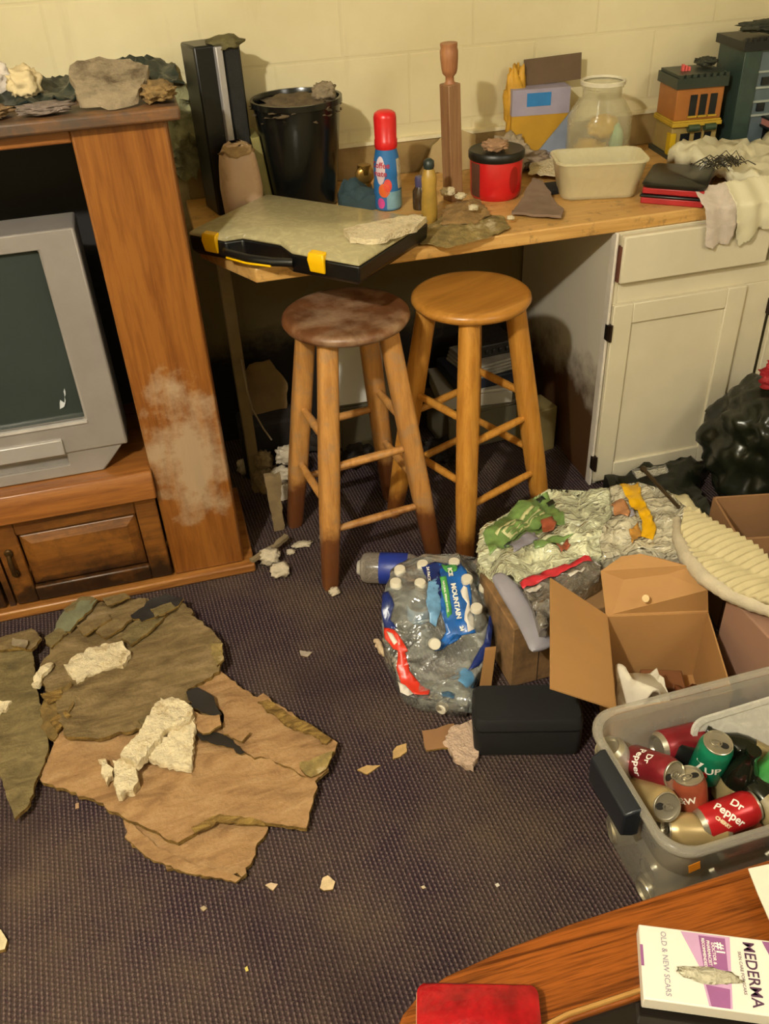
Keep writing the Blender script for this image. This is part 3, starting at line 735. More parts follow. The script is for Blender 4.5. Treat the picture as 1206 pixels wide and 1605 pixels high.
# spindle
q = P(714, 316, CZ)
t = thing('wooden_spindle', 'turned wooden baluster post standing upright on the worktop', 'spindle', (q.x, q.y+.02, CZ), R(20))
M_SPIN = wood('spindle_wood', '7e5a3c', '9a7450', 6, 'z', .5, 14)
tilt = Matrix.Rotation(R(-2.2), 4, 'Y')
bm = B(); box(bm, -.021, .021, -.021, .021, 0, .315, tilt); build('square_post', bm, M_SPIN, t, bevel=.003)
bm = B(); lathe(bm, [(0, .31), (.019, .312), (.012, .32), (.0115, .332), (.019, .34), (.0215, .35), (.024, .375), (.0245, .395), (.022, .402), (.023, .408), (.023, .414), (0, .414)], 28, tilt); build('turned_top', bm, wood('spindle_top', '94603e', 'b07a50', 6, 'z', .45, 14), t, 50)
# red coffee tub
q = P(785, 318, CZ)
t = thing('coffee_container', 'red plastic coffee container with black lid covered in debris', 'container', (q.x+.012, q.y+.075, CZ), R(-8))
pr = [(.066, 0), (.072, .006), (.074, .02), (.076, .105), (.073, .112)]
bm = B(); lathe(bm, [(0, 0)]+pr+[(0, .112)], 44); build('body', bm, plain('coffee_red', 'bf1c1c', .3, 0, .06, 8), t, 45)
bm = B(); lathe(bm, [(0, .108), (.079, .108), (.081, .112), (.081, .128), (.077, .132), (.068, .130), (0, .129)], 44); build('lid', bm, plain('coffee_lid', '12130f', .4), t, 45)
pf = prof_fn(pr, .0008)
patch('grip_recess', pf, R(-72), R(-48), .02, .095, plain('grip_red', '94130f', .4), t, shape=oval)
patch('dark_label_edge', pf, R(-170), R(-140), .004, .104, plain('label_maroon', '5a3a2c', .5), t)
clump('drywall_crumb', 'small tan lump of drywall on the lid of the red coffee container', 'debris', (q.x+.0, q.y+.055, CZ+.131), (.035, .028, .014), plain('tan_crumb', 'a07c5c', .9, 0, .2, 30, .6, 70), 31)
# debris heaps on the worktop
def heap(name, label, cat, pts, z0, hmax, mat, seed, res=.012, jag=.006, s=26, th=None, sm=50):
    cx = sum(p.x for p in pts)/len(pts); cy = sum(p.y for p in pts)/len(pts)
    poly = [(p.x, p.y) for p in pts]; rad = max(math.hypot(p[0]-cx, p[1]-cy) for p in poly)
    def edge(x, y): 
        d = 1e9
        for i in range(len(poly)):
            a = Vector(poly[i]); b = Vector(poly[(i+1) % len(poly)]); ab = b-a; tt = max(0, min(1, (Vector((x, y))-a).dot(ab)/max(ab.length_squared, 1e-9)))
            d = min(d, (a+ab*tt-Vector((x, y))).length)
        return d
    bm = B()
    sheet(bm, [(p[0]-cx, p[1]-cy) for p in poly], lambda x, y: max(.003, hmax*(.35+.65*min(1, edge(x+cx, y+cy)/(rad*.4)))*(.75+abs(nz(x, y, seed, s, 4))*1.1)), .003, res, jag, seed)
    for v in bm.verts:
        pass
    # close down to the surface
    zt = {}
    o = build(name, bm, mat, None, sm); o.location = (cx, cy, z0)
    me = o.data
    nv = len(me.vertices)//2
    for i in range(1, len(me.vertices), 2):
        pass
    for v in me.vertices: 
        pass
    return tag(o, label, cat)
M_RUB = plain('olive_rubble', '84703f', .9, 0, .35, 45, .8, 90, dirt='c0b090', dirt_amt=.2)
heap('wet_debris_heap', 'olive brown heap of soggy debris at the front edge of the worktop by the spindle', 'debris', [P(655, 385, CZ), P(700, 392, CZ), P(760, 378, CZ), P(800, 362, CZ), P(790, 345, CZ), P(740, 335, CZ), P(700, 340, CZ), P(668, 362, CZ)], CZ+.004, .012, M_RUB, 3)
heap('broken_drywall', 'brown broken drywall bits at the foot of the wooden spindle', 'debris', [P(690, 362, CZ), P(745, 362, CZ), P(768, 345, CZ), P(750, 322, CZ), P(700, 332, CZ)], CZ+.014, .018, plain('brown_rubble', '8a6c40', .9, 0, .3, 40, .8, 80), 8)
for k, (u, v, r_) in enumerate(((703, 326, .016), (722, 330, .012), (742, 351, .011), (800, 352, .008), (650, 352, .016), (640, 372, .010))):
    q = P(u, v, CZ); clump('plaster_bit', ['cream plaster crumb left of the spindle foot', 'cream plaster crumb right against the spindle foot', 'cream plaster crumb on the brown drywall by the coffee container', 'tiny cream crumb below the red coffee container', 'cream plaster crumb beside the mustard bottle', 'small cream crumb at the worktop edge right of the case'][k], 'plaster piece', (q.x, q.y, CZ+[.034, .03, .036, .012, .002, .002][k]), (r_*1.3, r_, r_*.7), M_PLAST, 40+k, sub=3)
q0 = [P(802, 340, CZ), P(880, 347, CZ), P(884, 336, CZ), P(868, 320, CZ), P(850, 302, CZ), P(835, 300, CZ)]
c0 = sum((Vector(x) for x in q0), Vector())/6
bm = B(); sheet(bm, [(p.x-c0.x, p.y-c0.y) for p in q0], lambda x, y: .012+.2*max(0, y-.01)+nz(x, y, 1, 20)*.004, .007, .012, .003, 2)
o = build('cardboard_scrap', bm, plain('grey_card', '7c6654', .8), None, 50); o.location = (c0.x, c0.y, CZ+.002); tag(o, 'grey-brown torn cardboard scrap lying in front of the red coffee container', 'cardboard')
heap('plaster_sheet', 'rough white slab of popcorn plaster behind the clear tub', 'plaster piece', [P(828, 285, CZ), P(832, 240, CZ), P(880, 228, CZ), P(900, 240, CZ), P(900, 290, CZ)], CZ+.02, .012, M_PLAST, 5)
q = P(868, 306, CZ)
part('dark_tray', [(q.x-.05, q.x+.06, q.y-.0, q.y+.07, CZ+.0005, CZ+.018)], M_BLACKM, None, bevel=.004); tag(bpy.data.objects['dark_tray'], 'flat black tray under the white plaster slab beside the clear tub', 'tray')
# grey rags by the wall
for k, (u, v, rx, rz_) in enumerate(((800, 215, .055, .075), (835, 222, .05, .035), (860, 225, .045, .03))):
    q = PY(u, v, 2.72)
    clump('crumpled_rag', ['pale grey crumpled rag heaped against the wall behind the coffee container', 'low grey crumpled rag right of the tallest rag by the wall', 'small grey rag in front of the blue and yellow box'][k], 'rag', (q.x, 2.72+.02*k, CZ), (rx, .05, rz_*.62), plain('rag_grey', ['a09078', '8c7a66', '857a74'][k], .9, 0, .1, 12, .5, 30) if k == 0 else plain('rag_grey%d' % k, ['a09078', '8c7a66', '857a74'][k], .9, 0, .1, 12, .5, 30), 60+k, .4)
q = P(695, 262, CZ); q2 = PY(700, 250, 2.82)
bm = B(); sheet(bm, [(-.10, 0), (.10, 0), (.09, .10), (.02, .125), (-.05, .08)], lambda x, z: nz(x, z, 3, 12)*.006+.012, .01, .02, .004, 7, mapf=lambda x, z, h: (q2.x+x, 2.80-h+.12*z, CZ+z))
tag(build('plaster_board_piece', bm, plain('tan_board', 'b8a070', .85, 0, .1, 10), None, 50), 'pale tan wallboard piece leaning on the splash board behind the spindle', 'wallboard piece')
# yellow and blue box with dark flap
t = thing('snack_box', 'yellow and blue cardboard box with an open dark flap against the wall', 'box', (1.205, 2.785, CZ), R(-8))
M_YB = plain('box_yellow', 'b98c24', .6, 0, .1, 10)
bm = B(); box(bm, -.09, .09, -.035, .035, 0, .17); build('carton', bm, M_YB, t, bevel=.002)
bm = B(); box(bm, -.091, .091, -.0365, .0355, .15, .225); build('upper_band', bm, plain('band_lilac', '9a92a4', .6, 0, .1, 12), t)
bm = B(); box(bm, -.045, .03, -.038, -.036, .176, .214); build('blue_label', bm, plain('label_blue', '2878b8', .5), t)
bm = B(); box(bm, -.03, .15, .02, .024, .225, .30, Matrix.Rotation(R(-3), 4, 'Y')); build('open_flap', bm, plain('flap_darkbrown', '64503a', .8), t)
bm = B(); prism(bm, [(-.04, 0), (.10, 0), (.10, .16)], -.044, -.038, M=Matrix(((1,0,0,0),(0,0,1,0),(0,1,0,0),(0,0,0,1)))); build('blue_grey_corner', bm, plain('corner_bluegrey', '8690a4', .6), t)
clump('yellow_straps', 'crumpled yellow wrapper sticking up behind the blue and yellow box', 'wrapper', (1.135, 2.80, CZ+.02), (.03, .02, .125), plain('wrapper_yellow', 'c8962c', .6, 0, .25, 20, .4, 30), 71, .3)
# clear pitcher with contents
t = thing('plastic_jar', 'large clear ribbed plastic jar with yellow and green contents', 'jar', (1.345, 2.635, CZ))
M_CLR = clear('clear_plastic', 'dcd4b4', .14, .12, .05, bump=.05, bscale=20)
pr = [(.088, 0), (.095, .01), (.096, .05), (.092, .055), (.096, .06), (.096, .15), (.092, .165), (.07, .20), (.058, .21), (.058, .235), (.062, .238), (.062, .25)]
bm = B(); lathe(bm, pr+[(.056, .25), (.054, .21), (.088, .163), (.092, .06), (.088, .012), (0, .01)], 44); build('wall', bm, M_CLR, t, 50)
bm = B(); lathe(bm, [(.060, .246), (.066, .246), (.067, .256), (.062, .258), (.058, .252)], 44); build('rim', bm, plain('rim_white', 'd8d0b8', .4), t, 60)
bm = B(); 
for k, (x, y, z, a, b, c_) in enumerate(((-.02, .0, .05, .055, .05, .04), (.02, .01, .12, .05, .045, .035))): blob(bm, (x, y, z), (a, b, c_), 3, .25, 9, k)
build('yellow_contents', bm, plain('content_yellow', 'c8a040', .6, 0, .2, 20), t, 180)
bm = B(); blob(bm, (.045, -.035, .08), (.02, .018, .055), 3, .2, 9, 8); build('green_contents', bm, plain('content_green', '9cc8a8', .6, 0, .1, 20), t, 180)
# translucent tub
q = P(948, 312, CZ)
t = thing('plastic_tub', 'frosted rectangular plastic tub standing near the worktop front edge', 'tub', (q.x+.0, q.y+.058, CZ), R(-14))
M_FROST = clear('frosted_plastic', 'e4dab4', .50, .3, .03)
bm = B(); L = [(.205, .115, .0, .03), (.215, .125, .006, .032), (.25, .155, .098, .036), (.262, .167, .102, .038), (.262, .167, .107, .038), (.246, .151, .107, .035), (.211, .121, .01, .03)]
loft(bm, [[(x, y, z) for x, y in rr(a, b, r_, 6)] for a, b, z, r_ in L]); build('body', bm, M_FROST, t, 50)

# ---------------------------------------------------------------- toy brick buildings
M_TB = plain('toy_orange_brown', 'a0642e', .4, 0, .1, 20); M_TY = plain('toy_yellow', 'b8962e', .4, 0, .12, 20); M_TD = plain('toy_darkgreen', '2c352e', .4, 0, .15, 20)
M_TBG = plain('toy_bluegrey', '58666c', .4, 0, .12, 20); M_TK = plain('toy_black', '14171a', .4); M_TT = plain('toy_tan', '9c8650', .4, 0, .1, 20); M_TWIN = plain('toy_window', '181c20', .15)
t = thing('toy_brick_building', 'orange and yellow toy brick corner building on the worktop by the wall', 'toy building', (1.685, 2.70, CZ), R(-6))
bm = B(); box(bm, -.085, .085, -.08, .08, 0, .012); build('base_plate', bm, M_TD, t)
bm = B(); box(bm, -.075, .075, -.06, .07, .012, .095); build('shop_floor', bm, M_TT, t, bevel=.002)
bm = B(); box(bm, -.082, .08, -.075, .075, .095, .107); box(bm, -.08, .078, -.07, .072, .107, .112); build('ledge', bm, M_TY, t, bevel=.001)
bm = B(); box(bm, -.076, .076, -.064, .07, .112, .205); build('upper_floor', bm, M_TB, t, bevel=.002)
bm = B(); box(bm, -.084, .082, -.073, .075, .205, .235); box(bm, -.078, .078, -.066, .07, .235, .243); 
for i in range(8): box(bm, -.08+i*.021, -.068+i*.021, -.076, -.068, .235, .245)
build('cornice', bm, M_TD, t)
for x, z, w_, h_ in ((-.02, .125, .022, .06), (.012, .125, .022, .06), (.045, .125, .022, .06), (-.03, .022, .03, .05), (.012, .022, .022, .05), (.045, .022, .022, .05)):
    bm = B(); box(bm, x-w_/2, x+w_/2, (-.067 if z > .1 else -.063), -.05, z, z+h_); f = build('window', bm, M_TWIN, t)
    bm = B(); box(bm, x-w_/2-.003, x+w_/2+.003, -.073 if z > .1 else -.069, -.058, z-.005, z); build('sill', bm, M_TY, f)
for x in (-.012, .042):
    bm = B(); tube(bm, [(x-.018, -.075, .09), (x+.018, -.075, .09)], .011, 10); build('awning', bm, plain('awning_green', '3a4a34', .35), t, 60)
bm = B(); box(bm, -.08, -.062, -.068, -.04, .012, .075); build('corner_pillar', bm, plain('toy_bright_yellow', 'c8a41c', .4), t)
bm = B(); 
for i in range(3): box(bm, -.045+i*.01, -.038+i*.01, -.01, .0, .243, .262-.004*i)
build('roof_flag', bm, plain('toy_coral', 'e0605a', .4), t)
t = thing('toy_brick_building', 'tall dark green and blue-grey toy brick theatre with a marquee at the right', 'toy building', (1.925, 2.66, CZ), R(-6))
bm = B(); box(bm, -.14, .16, -.12, .11, 0, .012); build('base_plate', bm, M_TK, t)
bm = B(); box(bm, -.13, -.075, -.07, .1, .012, .30); build('green_tower', bm, plain('toy_tower_green', '30423c', .4, 0, .15, 30), t, bevel=.002)
bm = B(); box(bm, -.075, .15, -.06, .1, .012, .30); build('main_block', bm, M_TBG, t, bevel=.002)
bm = B()
for z in (.11, .15, .19, .235): box(bm, -.078, .152, -.066, .1, z, z+.006)
build('stone_bands', bm, plain('toy_lightgrey', '98a09a', .4), t)
bm = B(); box(bm, -.14, .16, -.078, .11, .30, .325)
for i in range(14): box(bm, -.138+i*.0215, -.128+i*.0215, -.08, -.07, .325, .335)
build('roof_cornice', bm, M_TK, t)
for i in range(4):
    for z in (.125, .20):
        x = -.045+i*.05
        bm = B(); box(bm, x-.012, x+.012, -.067, -.05, z, z+.022); build('window', bm, M_TWIN, t)
bm = B(); box(bm, -.03, .06, -.13, -.06, .085, .105); mq = build('marquee', bm, plain('marquee_pink', 'b87a72', .4), t)
bm = B(); box(bm, -.034, .064, -.135, -.06, .105, .111); box(bm, -.034, .064, -.135, -.06, .079, .085); build('marquee_edge', bm, M_TK, mq)
bm = B(); box(bm, -.02, .01, -.062, -.055, .012, .075); box(bm, .02, .05, -.062, -.055, .012, .075); build('doors', bm, M_TK, t)
for x in (.09, .125):
    bm = B(); box(bm, x-.012, x+.012, -.075, -.06, .012, .08); build('tan_column', bm, M_TT, t)
bm = B(); box(bm, .09, .15, -.07, -.058, .11, .26); build('brick_pilaster', bm, M_TB, t)
# dusty leaf litter on the roofs
heapm = plain('dark_litter', '3a3a2c', .9, 0, .5, 40, .8, 60)
clump('dirt_lump', 'dark heap of dirt on the roof of the tall toy theatre', 'debris', (1.93, 2.66, CZ+.336), (.12, .05, .016), heapm, 81, .3)
clump('dirt_lump', 'dark dirt lump on the roof of the orange toy building', 'debris', (1.735, 2.72, CZ+.246), (.03, .03, .012), heapm, 82, .3)

# red and black game tray
q = [P(1008, 300, CZ+.02), P(1112, 322, CZ+.02), P(1125, 255, CZ+.02), P(1025, 258, CZ+.02)]
t = thing('red_black_tray', 'stack of red folders with black edging at the front of the worktop', 'folder stack', (1.435, 2.30, CZ), R(-38))
bm = B(); box(bm, -.085, .085, -.09, .12, 0, .018); build('red_folder', bm, plain('folder_red', 'a31f22', .4, 0, .12, 10), t, bevel=.003)
bm = B(); box(bm, -.088, .088, -.094, .125, .0185, .026); build('black_sleeve', bm, M_BLACK, t, bevel=.003)
bm = B(); box(bm, -.083, .083, -.088, .12, .0265, .044); build('red_folder', bm, plain('folder_red', 'a31f22'), t, bevel=.003)
bm = B(); loft(bm, [[(x, y, z) for x, y in rr(a, b, .02, 4, 0, .015)] for a, b, z in ((.17, .21, .0445), (.176, .216, .052), (.165, .205, .056))]); build('black_cover', bm, M_BLACK, t, 40)

# white plastic bags on the right end
M_WBAG = plain('white_bag_film', 'd4ccac', .35, 0, .05, 5, .35, 14)
def softbag(zbase, amp, s, seed):
    return lambda x, y: zbase + abs(nz(x, y, seed, s, 4))*amp
bm = B()
sheet(bm, [(1.53, 2.40), (1.51, 2.50), (1.60, 2.56), (1.76, 2.52), (2.1, 2.48), (2.25, 2.4), (2.2, 2.2), (1.9, 2.19), (1.64, 2.195), (1.60, 2.27)],
      lambda x, y: CZ+.045+.035*math.exp(-((x-1.60)**2+(y-2.45)**2)/.012)+.03*math.exp(-((x-1.95)**2+(y-2.38)**2)/.03)+abs(nz(x, y, 3, 11, 4))*.05, .04, .018, .01, 5)
tag(build('plastic_bag', bm, M_WBAG, None, 180), 'white crumpled plastic bag spread on the worktop in front of the toy buildings', 'plastic bag')
def hang(label, poly, seed, mat, yo):
    bm = B()
    sheet(bm, poly, lambda x, z: .006+.004*math.sin(x*95+seed+14*z)+nz(x, z, seed, 15, 2)*.005, .0014, .007, .003, seed,
          mapf=lambda x, z, h: (x, yo-h + max(0, z-CZ-.008)*1.3, z))
    return tag(build('plastic_bag', bm, mat, None, 180), label, 'plastic bag')
hang('thin lilac-white bag hanging over the worktop edge in front of the drawer', [(1.425, CZ+.05), (1.545, CZ+.055), (1.54, .82), (1.53, .772), (1.50, .778), (1.478, .765), (1.455, .78), (1.448, .83)], 2, clear('thin_bag', 'd8cabc', .66, .4, .1, bump=.15), 2.152)
hang('cream plastic bag corner hanging over the worktop edge, right of the lilac one', [(1.52, CZ+.055), (1.70, CZ+.06), (1.69, .85), (1.665, .835), (1.640, .80), (1.615, .812), (1.59, .775), (1.565, .762), (1.545, .80), (1.535, .84)], 9, M_WBAG, 2.146)
bm = B()
for i in range(46):
    a = rnd.uniform(-1, 1); x = 1.545+rnd.uniform(-.05, .07); y = 2.275+rnd.uniform(-.035, .035); L_ = rnd.uniform(.015, .034)
    tube(bm, [(x-L_*math.cos(a), y-L_*math.sin(a), CZ+.075+rnd.uniform(0, .01)), (x, y, CZ+.088+rnd.uniform(0, .02)), (x+L_*math.cos(a), y+L_*math.sin(a), CZ+.075+rnd.uniform(0, .01))], .0014, 4)
tag(build('wire_tangle', bm, plain('wire_dark', '3a362c', .4, .3, .4, 50), None), 'tangle of fine dark wires lying on the white bag', 'wire', None, 'stuff')

# ================================================================ ON THE CARPET: BROKEN BOARDS
def PH(u, v, zf, z0=.1):
    """point where the view ray through (u,v) meets the height field zf"""
    z = z0
    for _ in range(40):
        p = P(u, v, z); z = z*.6 + zf(p.x, p.y)*.4
    p = P(u, v, z); return p
def board(name, label, px, z, th, mat, seed, jag=.006, wave=.008, res=.012, cat='fibreboard piece', smooth=35, zadd=None):
    ps = [P(u, v, z) for u, v in px]; c = sum(ps, Vector())/len(ps)
    bm = B()
    sheet(bm, [(p.x-c.x, p.y-c.y) for p in ps], lambda x, y: max(th+.0006, th+.001+nz(x+c.x, y+c.y, seed, 6)*wave*2 + (zadd(x+c.x, y+c.y) if zadd else 0)), th, res, jag, seed, side_mi=1)
    o = build(name, bm, [mat, M_FEDGE], None, smooth); o.location = (c.x, c.y, z-th)
    return tag(o, label, cat)
board('fibreboard', 'light tan torn fibreboard tongue sticking out at the front under the largest board', [(200,1270),(195,1313),(241,1346),(290,1366),(325,1378),(381,1380),(400,1340),(420,1290),(360,1240),(260,1240)], .012, .011, M_FIB2, 1, .008)
board('fibreboard', 'largest tan broken fibreboard in the middle of the floor pile', [(62,1222),(100,1132),(153,1060),(250,1040),(330,1110),(360,1150),(450,1190),(501,1216),(480,1299),(418,1290),(344,1278),(279,1322),(235,1300),(200,1285),(153,1257)], .026, .012, M_FIB2, 2, .006)
board('fibreboard', 'long tan board strip reaching furthest right in the floor pile', [(300,1075),(344,1051),(404,1095),(413,1090),(529,1165),(515,1206),(487,1225),(446,1200),(385,1181),(353,1151),(348,1118),(325,1090)], .034, .009, M_FIB2, 3, .006, .008)
board('fibreboard', 'grey-brown broad soggy board at the back of the floor pile', [(58,1060),(90,990),(130,952),(218,937),(292,951),(322,985),(350,1011),(347,1040),(344,1053),(295,1080),(297,1104),(240,1135),(153,1158),(107,1160),(90,1110)], .046, .011, M_FIB1, 4, .008, .010)
board('fibreboard', 'large grey-brown board cut off by the left edge of the photo', [(-60,990),(0,1005),(51,1021),(60,1086),(66,1120),(77,1174),(42,1267),(23,1283),(8,1240),(-30,1160)], .034, .010, M_FIB3, 5, .004, .006)
board('fibreboard', 'small greenish grey board fragment nearest to the cabinet door', [(84,990),(100,962),(120,945),(153,942),(140,962),(110,990)], .062, .007, plain('greenish_board', '6a6a50', .9, 0, .2, 20, .4, 60), 6, .006, .006)
board('fibreboard', 'narrow brown board splinter along the top of the grey board', [(150,990),(190,950),(225,938),(232,946),(200,975),(165,1000)], .062, .008, M_FIB1, 7, .006, .006)
board('fibreboard', 'brown torn flap of board left of the dark split in the pile', [(190,1000),(222,962),(258,950),(262,962),(235,990),(205,1012)], .060, .008, M_FIB3, 8, .006, .008)
board('fibreboard', 'small brown board scrap at the left edge below the cabinet base', [(-20,1008),(10,998),(50,985),(65,1000),(50,1018),(5,1020),(-20,1026)], .046, .009, M_FIB1, 9, .006)
board('fibreboard', 'crumbly brown scrap in the gap between the left and middle boards', [(60,1120),(80,1090),(112,1075),(118,1110),(100,1140),(85,1160),(70,1150)], .040, .010, plain('gap_rubble', '6a5428', .9, 0, .35, 40, .8, 70), 10, .008, .01)
board('fibreboard', 'torn brown scrap curling over the hole in the middle board', [(300,1118),(345,1125),(348,1140),(318,1150),(302,1135)], .050, .006, M_FIB2, 11, .005, .008)
board('dark_patch', 'thin dark ragged patch at the hole right of the white plaster chunks', [(292,1085),(310,1078),(335,1095),(348,1120),(340,1128),(318,1118),(300,1110)], .0525, .003, plain('patch_black', '1d1914', .5, 0, .3, 20), 12, .005, .003, cat='film scrap')  # thin near-black sheet laid on top of the boards
board('dark_patch', 'thin dark strip lying between the grey board and the long strip', [(308,1152),(335,1146),(365,1160),(386,1180),(378,1182),(350,1168),(315,1162)], .040, .003, plain('patch_black', '1d1914', .5), 13, .005, .003, cat='film scrap')  # thin near-black strip between two boards
board('dark_sheet', 'dark crumpled sheet at the back of the board pile by the cabinet base', [(205,965),(230,945),(262,935),(288,938),(280,950),(250,962),(222,975)], .066, .006, plain('patch_black2', '211e1c', .6, 0, .3, 20, .4, 40), 14, .006, .012, cat='film scrap')  # thin near-black crumpled sheet at the rear of the pile
FR = [([(100,955),(128,935),(150,938),(120,968)], 'M_FIB3', 'dim splinter at the far back of the pile below the cabinet door', .070), ([(160,938),(196,930),(204,936),(170,950)], 'M_FIB1', 'brown splinter right under the cabinet base moulding', .072),
 ([(120,980),(168,962),(175,970),(132,996)], 'M_FIB1', 'brown sliver above the textured white chunk', .068), ([(236,955),(268,944),(276,952),(244,968)], 'M_FIB3', 'short sliver below the dark sheet', .075),
 ([(70,1000),(92,985),(104,992),(80,1016)], 'M_FIB3', 'grey wedge left of the textured white chunk', .064), ([(64,1090),(96,1080),(100,1094),(74,1104)], 'M_FEDGE', 'dark crumbly wedge in the gap of the pile', .056),
 ([(78,1130),(104,1112),(112,1122),(88,1148)], 'M_FEDGE', 'dark crumb strip lower in the gap of the pile', .050), ([(470,1195),(500,1188),(524,1178),(512,1206),(488,1218),(474,1208)], 'M_RUB', 'yellowish crumbled end of the long strip', .042),
 ([(404,1100),(420,1096),(470,1130),(520,1160),(512,1166),(450,1138)], 'M_FEDGE', 'yellow frayed upper rim of the long strip', .042), ([(205,1290),(250,1330),(320,1362),(378,1376),(370,1384),(300,1372),(230,1345),(196,1312)], 'M_FIB2', 'frayed light lip along the front of the board tongue', .018),
 ([(300,1296),(345,1276),(400,1284),(416,1292),(380,1292),(340,1288),(306,1306)], 'M_FEDGE', 'rolled torn lip at the front edge of the largest board', .034), ([(350,1150),(362,1138),(392,1150),(380,1164)], 'M_FIB2', 'tan flake beside the dark strip', .046),
 ([(20,1000),(44,1004),(40,1016),(18,1012)], 'M_PLASTG', 'grey plaster flake on the scrap at the left edge', .058), ([(330,1010),(350,1008),(352,1036),(342,1046),(334,1030)], 'M_RUB', 'olive mildewed right rim of the grey-brown board', .052),
 ([(216,1130),(246,1116),(250,1124),(222,1140)], 'M_FIB3', 'thin peeled sliver above the diagonal white chunk', .056)]
for _k, (_p, _m, _l, _z) in enumerate(FR): board('fibreboard', _l, _p, _z, .006, globals()[_m], 200+_k, .004, .006, .010)
def chunk(label, px, z, th, seed, mat=None, add=.0, jag=.006, name='plaster_chunk'):
    mat = mat or M_PLAST
    ps = [P(u, v, z+th) for u, v in px]; c = sum(ps, Vector())/len(ps); bm = B()
    sheet(bm, [(p.x-c.x, p.y-c.y) for p in ps], lambda x, y: th+add*(y)+nz(x+c.x, y+c.y, seed, 45, 4)*.006+nz(x, y, seed, 120, 2)*.003, th, .008, jag, seed)
    o = build(name, bm, mat, None, 60); o.location = (c.x, c.y, z)
    return tag(o, label, 'plaster piece')
chunk('white textured plaster chunk at the top of the grey-brown board', [(100,1042),(125,1022),(160,1010),(188,1004),(204,1022),(192,1042),(160,1050),(118,1068)], .049, .014, 1)
chunk('small white plaster chunk left of the top textured one', [(48,1072),(62,1045),(80,1036),(82,1045),(60,1073)], .049, .012, 2)
chunk('small white plaster bit at the left edge of the photo on the left board', [(-12,1095),(18,1098),(8,1112),(-8,1122)], .036, .010, 3)
chunk('long white plaster chunk lying diagonally on the largest board', [(188,1182),(222,1140),(252,1092),(280,1095),(304,1110),(300,1125),(262,1140),(214,1196)], .052, .024, 4)
chunk('flat triangular white plaster slab right of the diagonal chunk', [(230,1186),(280,1130),(300,1105),(306,1140),(298,1200),(280,1200)], .040, .018, 5, add=.05)
chunk('roundish white plaster lump at the lower left of the diagonal chunk', [(176,1190),(208,1188),(216,1222),(208,1236),(182,1244),(180,1220)], .032, .026, 6)
chunk('tiny white plaster lump left of the roundish one', [(154,1192),(166,1190),(176,1215),(168,1226),(158,1212)], .032, .016, 7)
# piece with plaster face in front of the black case
board('cardboard_scrap', 'small torn tan cardboard scrap attached left of the plaster piece by the black case', [(662,1146),(685,1142),(712,1134),(716,1150),(704,1172),(668,1176)], .012, .006, M_CARDD, 20, .003, .008, cat='cardboard')
chunk('pinkish white plaster piece in front of the black case', [(694,1162),(708,1142),(735,1128),(752,1124),(757,1160),(742,1204),(710,1186)], .002, .018, 8, mat=plain('pinkish_plaster', 'c4a890', .9, 0, .15, 60, 1.0, 160))
for k, (px, z, col) in enumerate(((((616,1178),(622,1170),(637,1165),(638,1178),(628,1186),(616,1190)), .004, 'b0905c'), (((560,1207),(575,1200),(597,1200),(585,1208),(575,1214)), .004, 'b0905c'),
    (((416,1388),(425,1384),(436,1386),(428,1396)), .003, 'c0a888'), (((502,1392),(506,1376),(514,1372),(526,1382),(522,1394),(508,1396)), .005, 'c8b088'), (((-12,1452),(2,1458),(12,1474),(8,1488),(-12,1494)), .01, 'c4b490'),
    (((314,1424),(320,1420),(325,1424),(319,1429)), .002, 'a09070'), (((776,1386),(781,1384),(784,1388),(779,1391)), .002, 'c8c0b0'), (((384,1518),(388,1515),(390,1522),(386,1524)), .002, 'c8b860'), (((470,1020),(490,1022),(482,1030),(472,1028)), .002, '9c9080'), (((118,1260),(124,1258),(124,1266),(118,1268)), .002, 'a08060'), (((660,1390),(665,1388),(668,1392),(663,1394)), .002, 'c0b090'))):
    board('floor_crumb', ['tan drywall paper flake left of the pinkish plaster piece, upper of two', 'tan drywall paper flake left of the pinkish plaster piece, lower of two', 'small pale flake on the carpet below the tan board tongue', 'cream crumb pair on the carpet right of the board tongue', 'cream plaster corner at the left edge of the bare carpet',
        'tiny crumb below the board tongue', 'tiny white speck on the carpet left of the clear bin', 'tiny yellowish speck low on the bare carpet', 'small grey flake between board pile and water pack', 'tiny brown crumb below the left board', 'tiny pale speck between cream crumbs and coffee table'][k], px, z, z, plain('crumb%d' % k, col, .9, 0, .15, 60, .5, 120), 50+k, .001, .001, .006, cat='debris')

# ---------------------------------------------------------------- ruined drywall by the wall, behind the left stool
M_FLUFF = plain('fluffy_plaster', 'c0b29a', .9, 0, .15, 30, 1.0, 60, dirt='75644a', dirt_amt=.3)
bm = B(); sheet(bm, [(-.07, 0), (.06, 0), (.075, .10), (.03, .20), (-.04, .19), (-.08, .10)], lambda x, z: nz(x, z, 4, 12)*.01, .01, .02, .006, 3, mapf=lambda x, z, h: (.23+x, 2.62-h+.25*z, .22+z*.8))
tag(build('drywall_slab', bm, plain('dim_board', '6c5430', .9, 0, .2, 12), None, 50), 'dim tan board slab tilted against the support post', 'drywall piece')
bm = B(); box(bm, -.10, .09, -.05, .05, 0, .22, Matrix.Rotation(R(4), 4, 'X')); 
o = build('mouldy_box', bm, plain('mouldy_black', '1a120c', .9, 0, .4, 12, .4, 30), None, bevel=.01); o.location = (.22, 2.62, .001); tag(o, 'mould-blackened box on the floor by the support post', 'box')
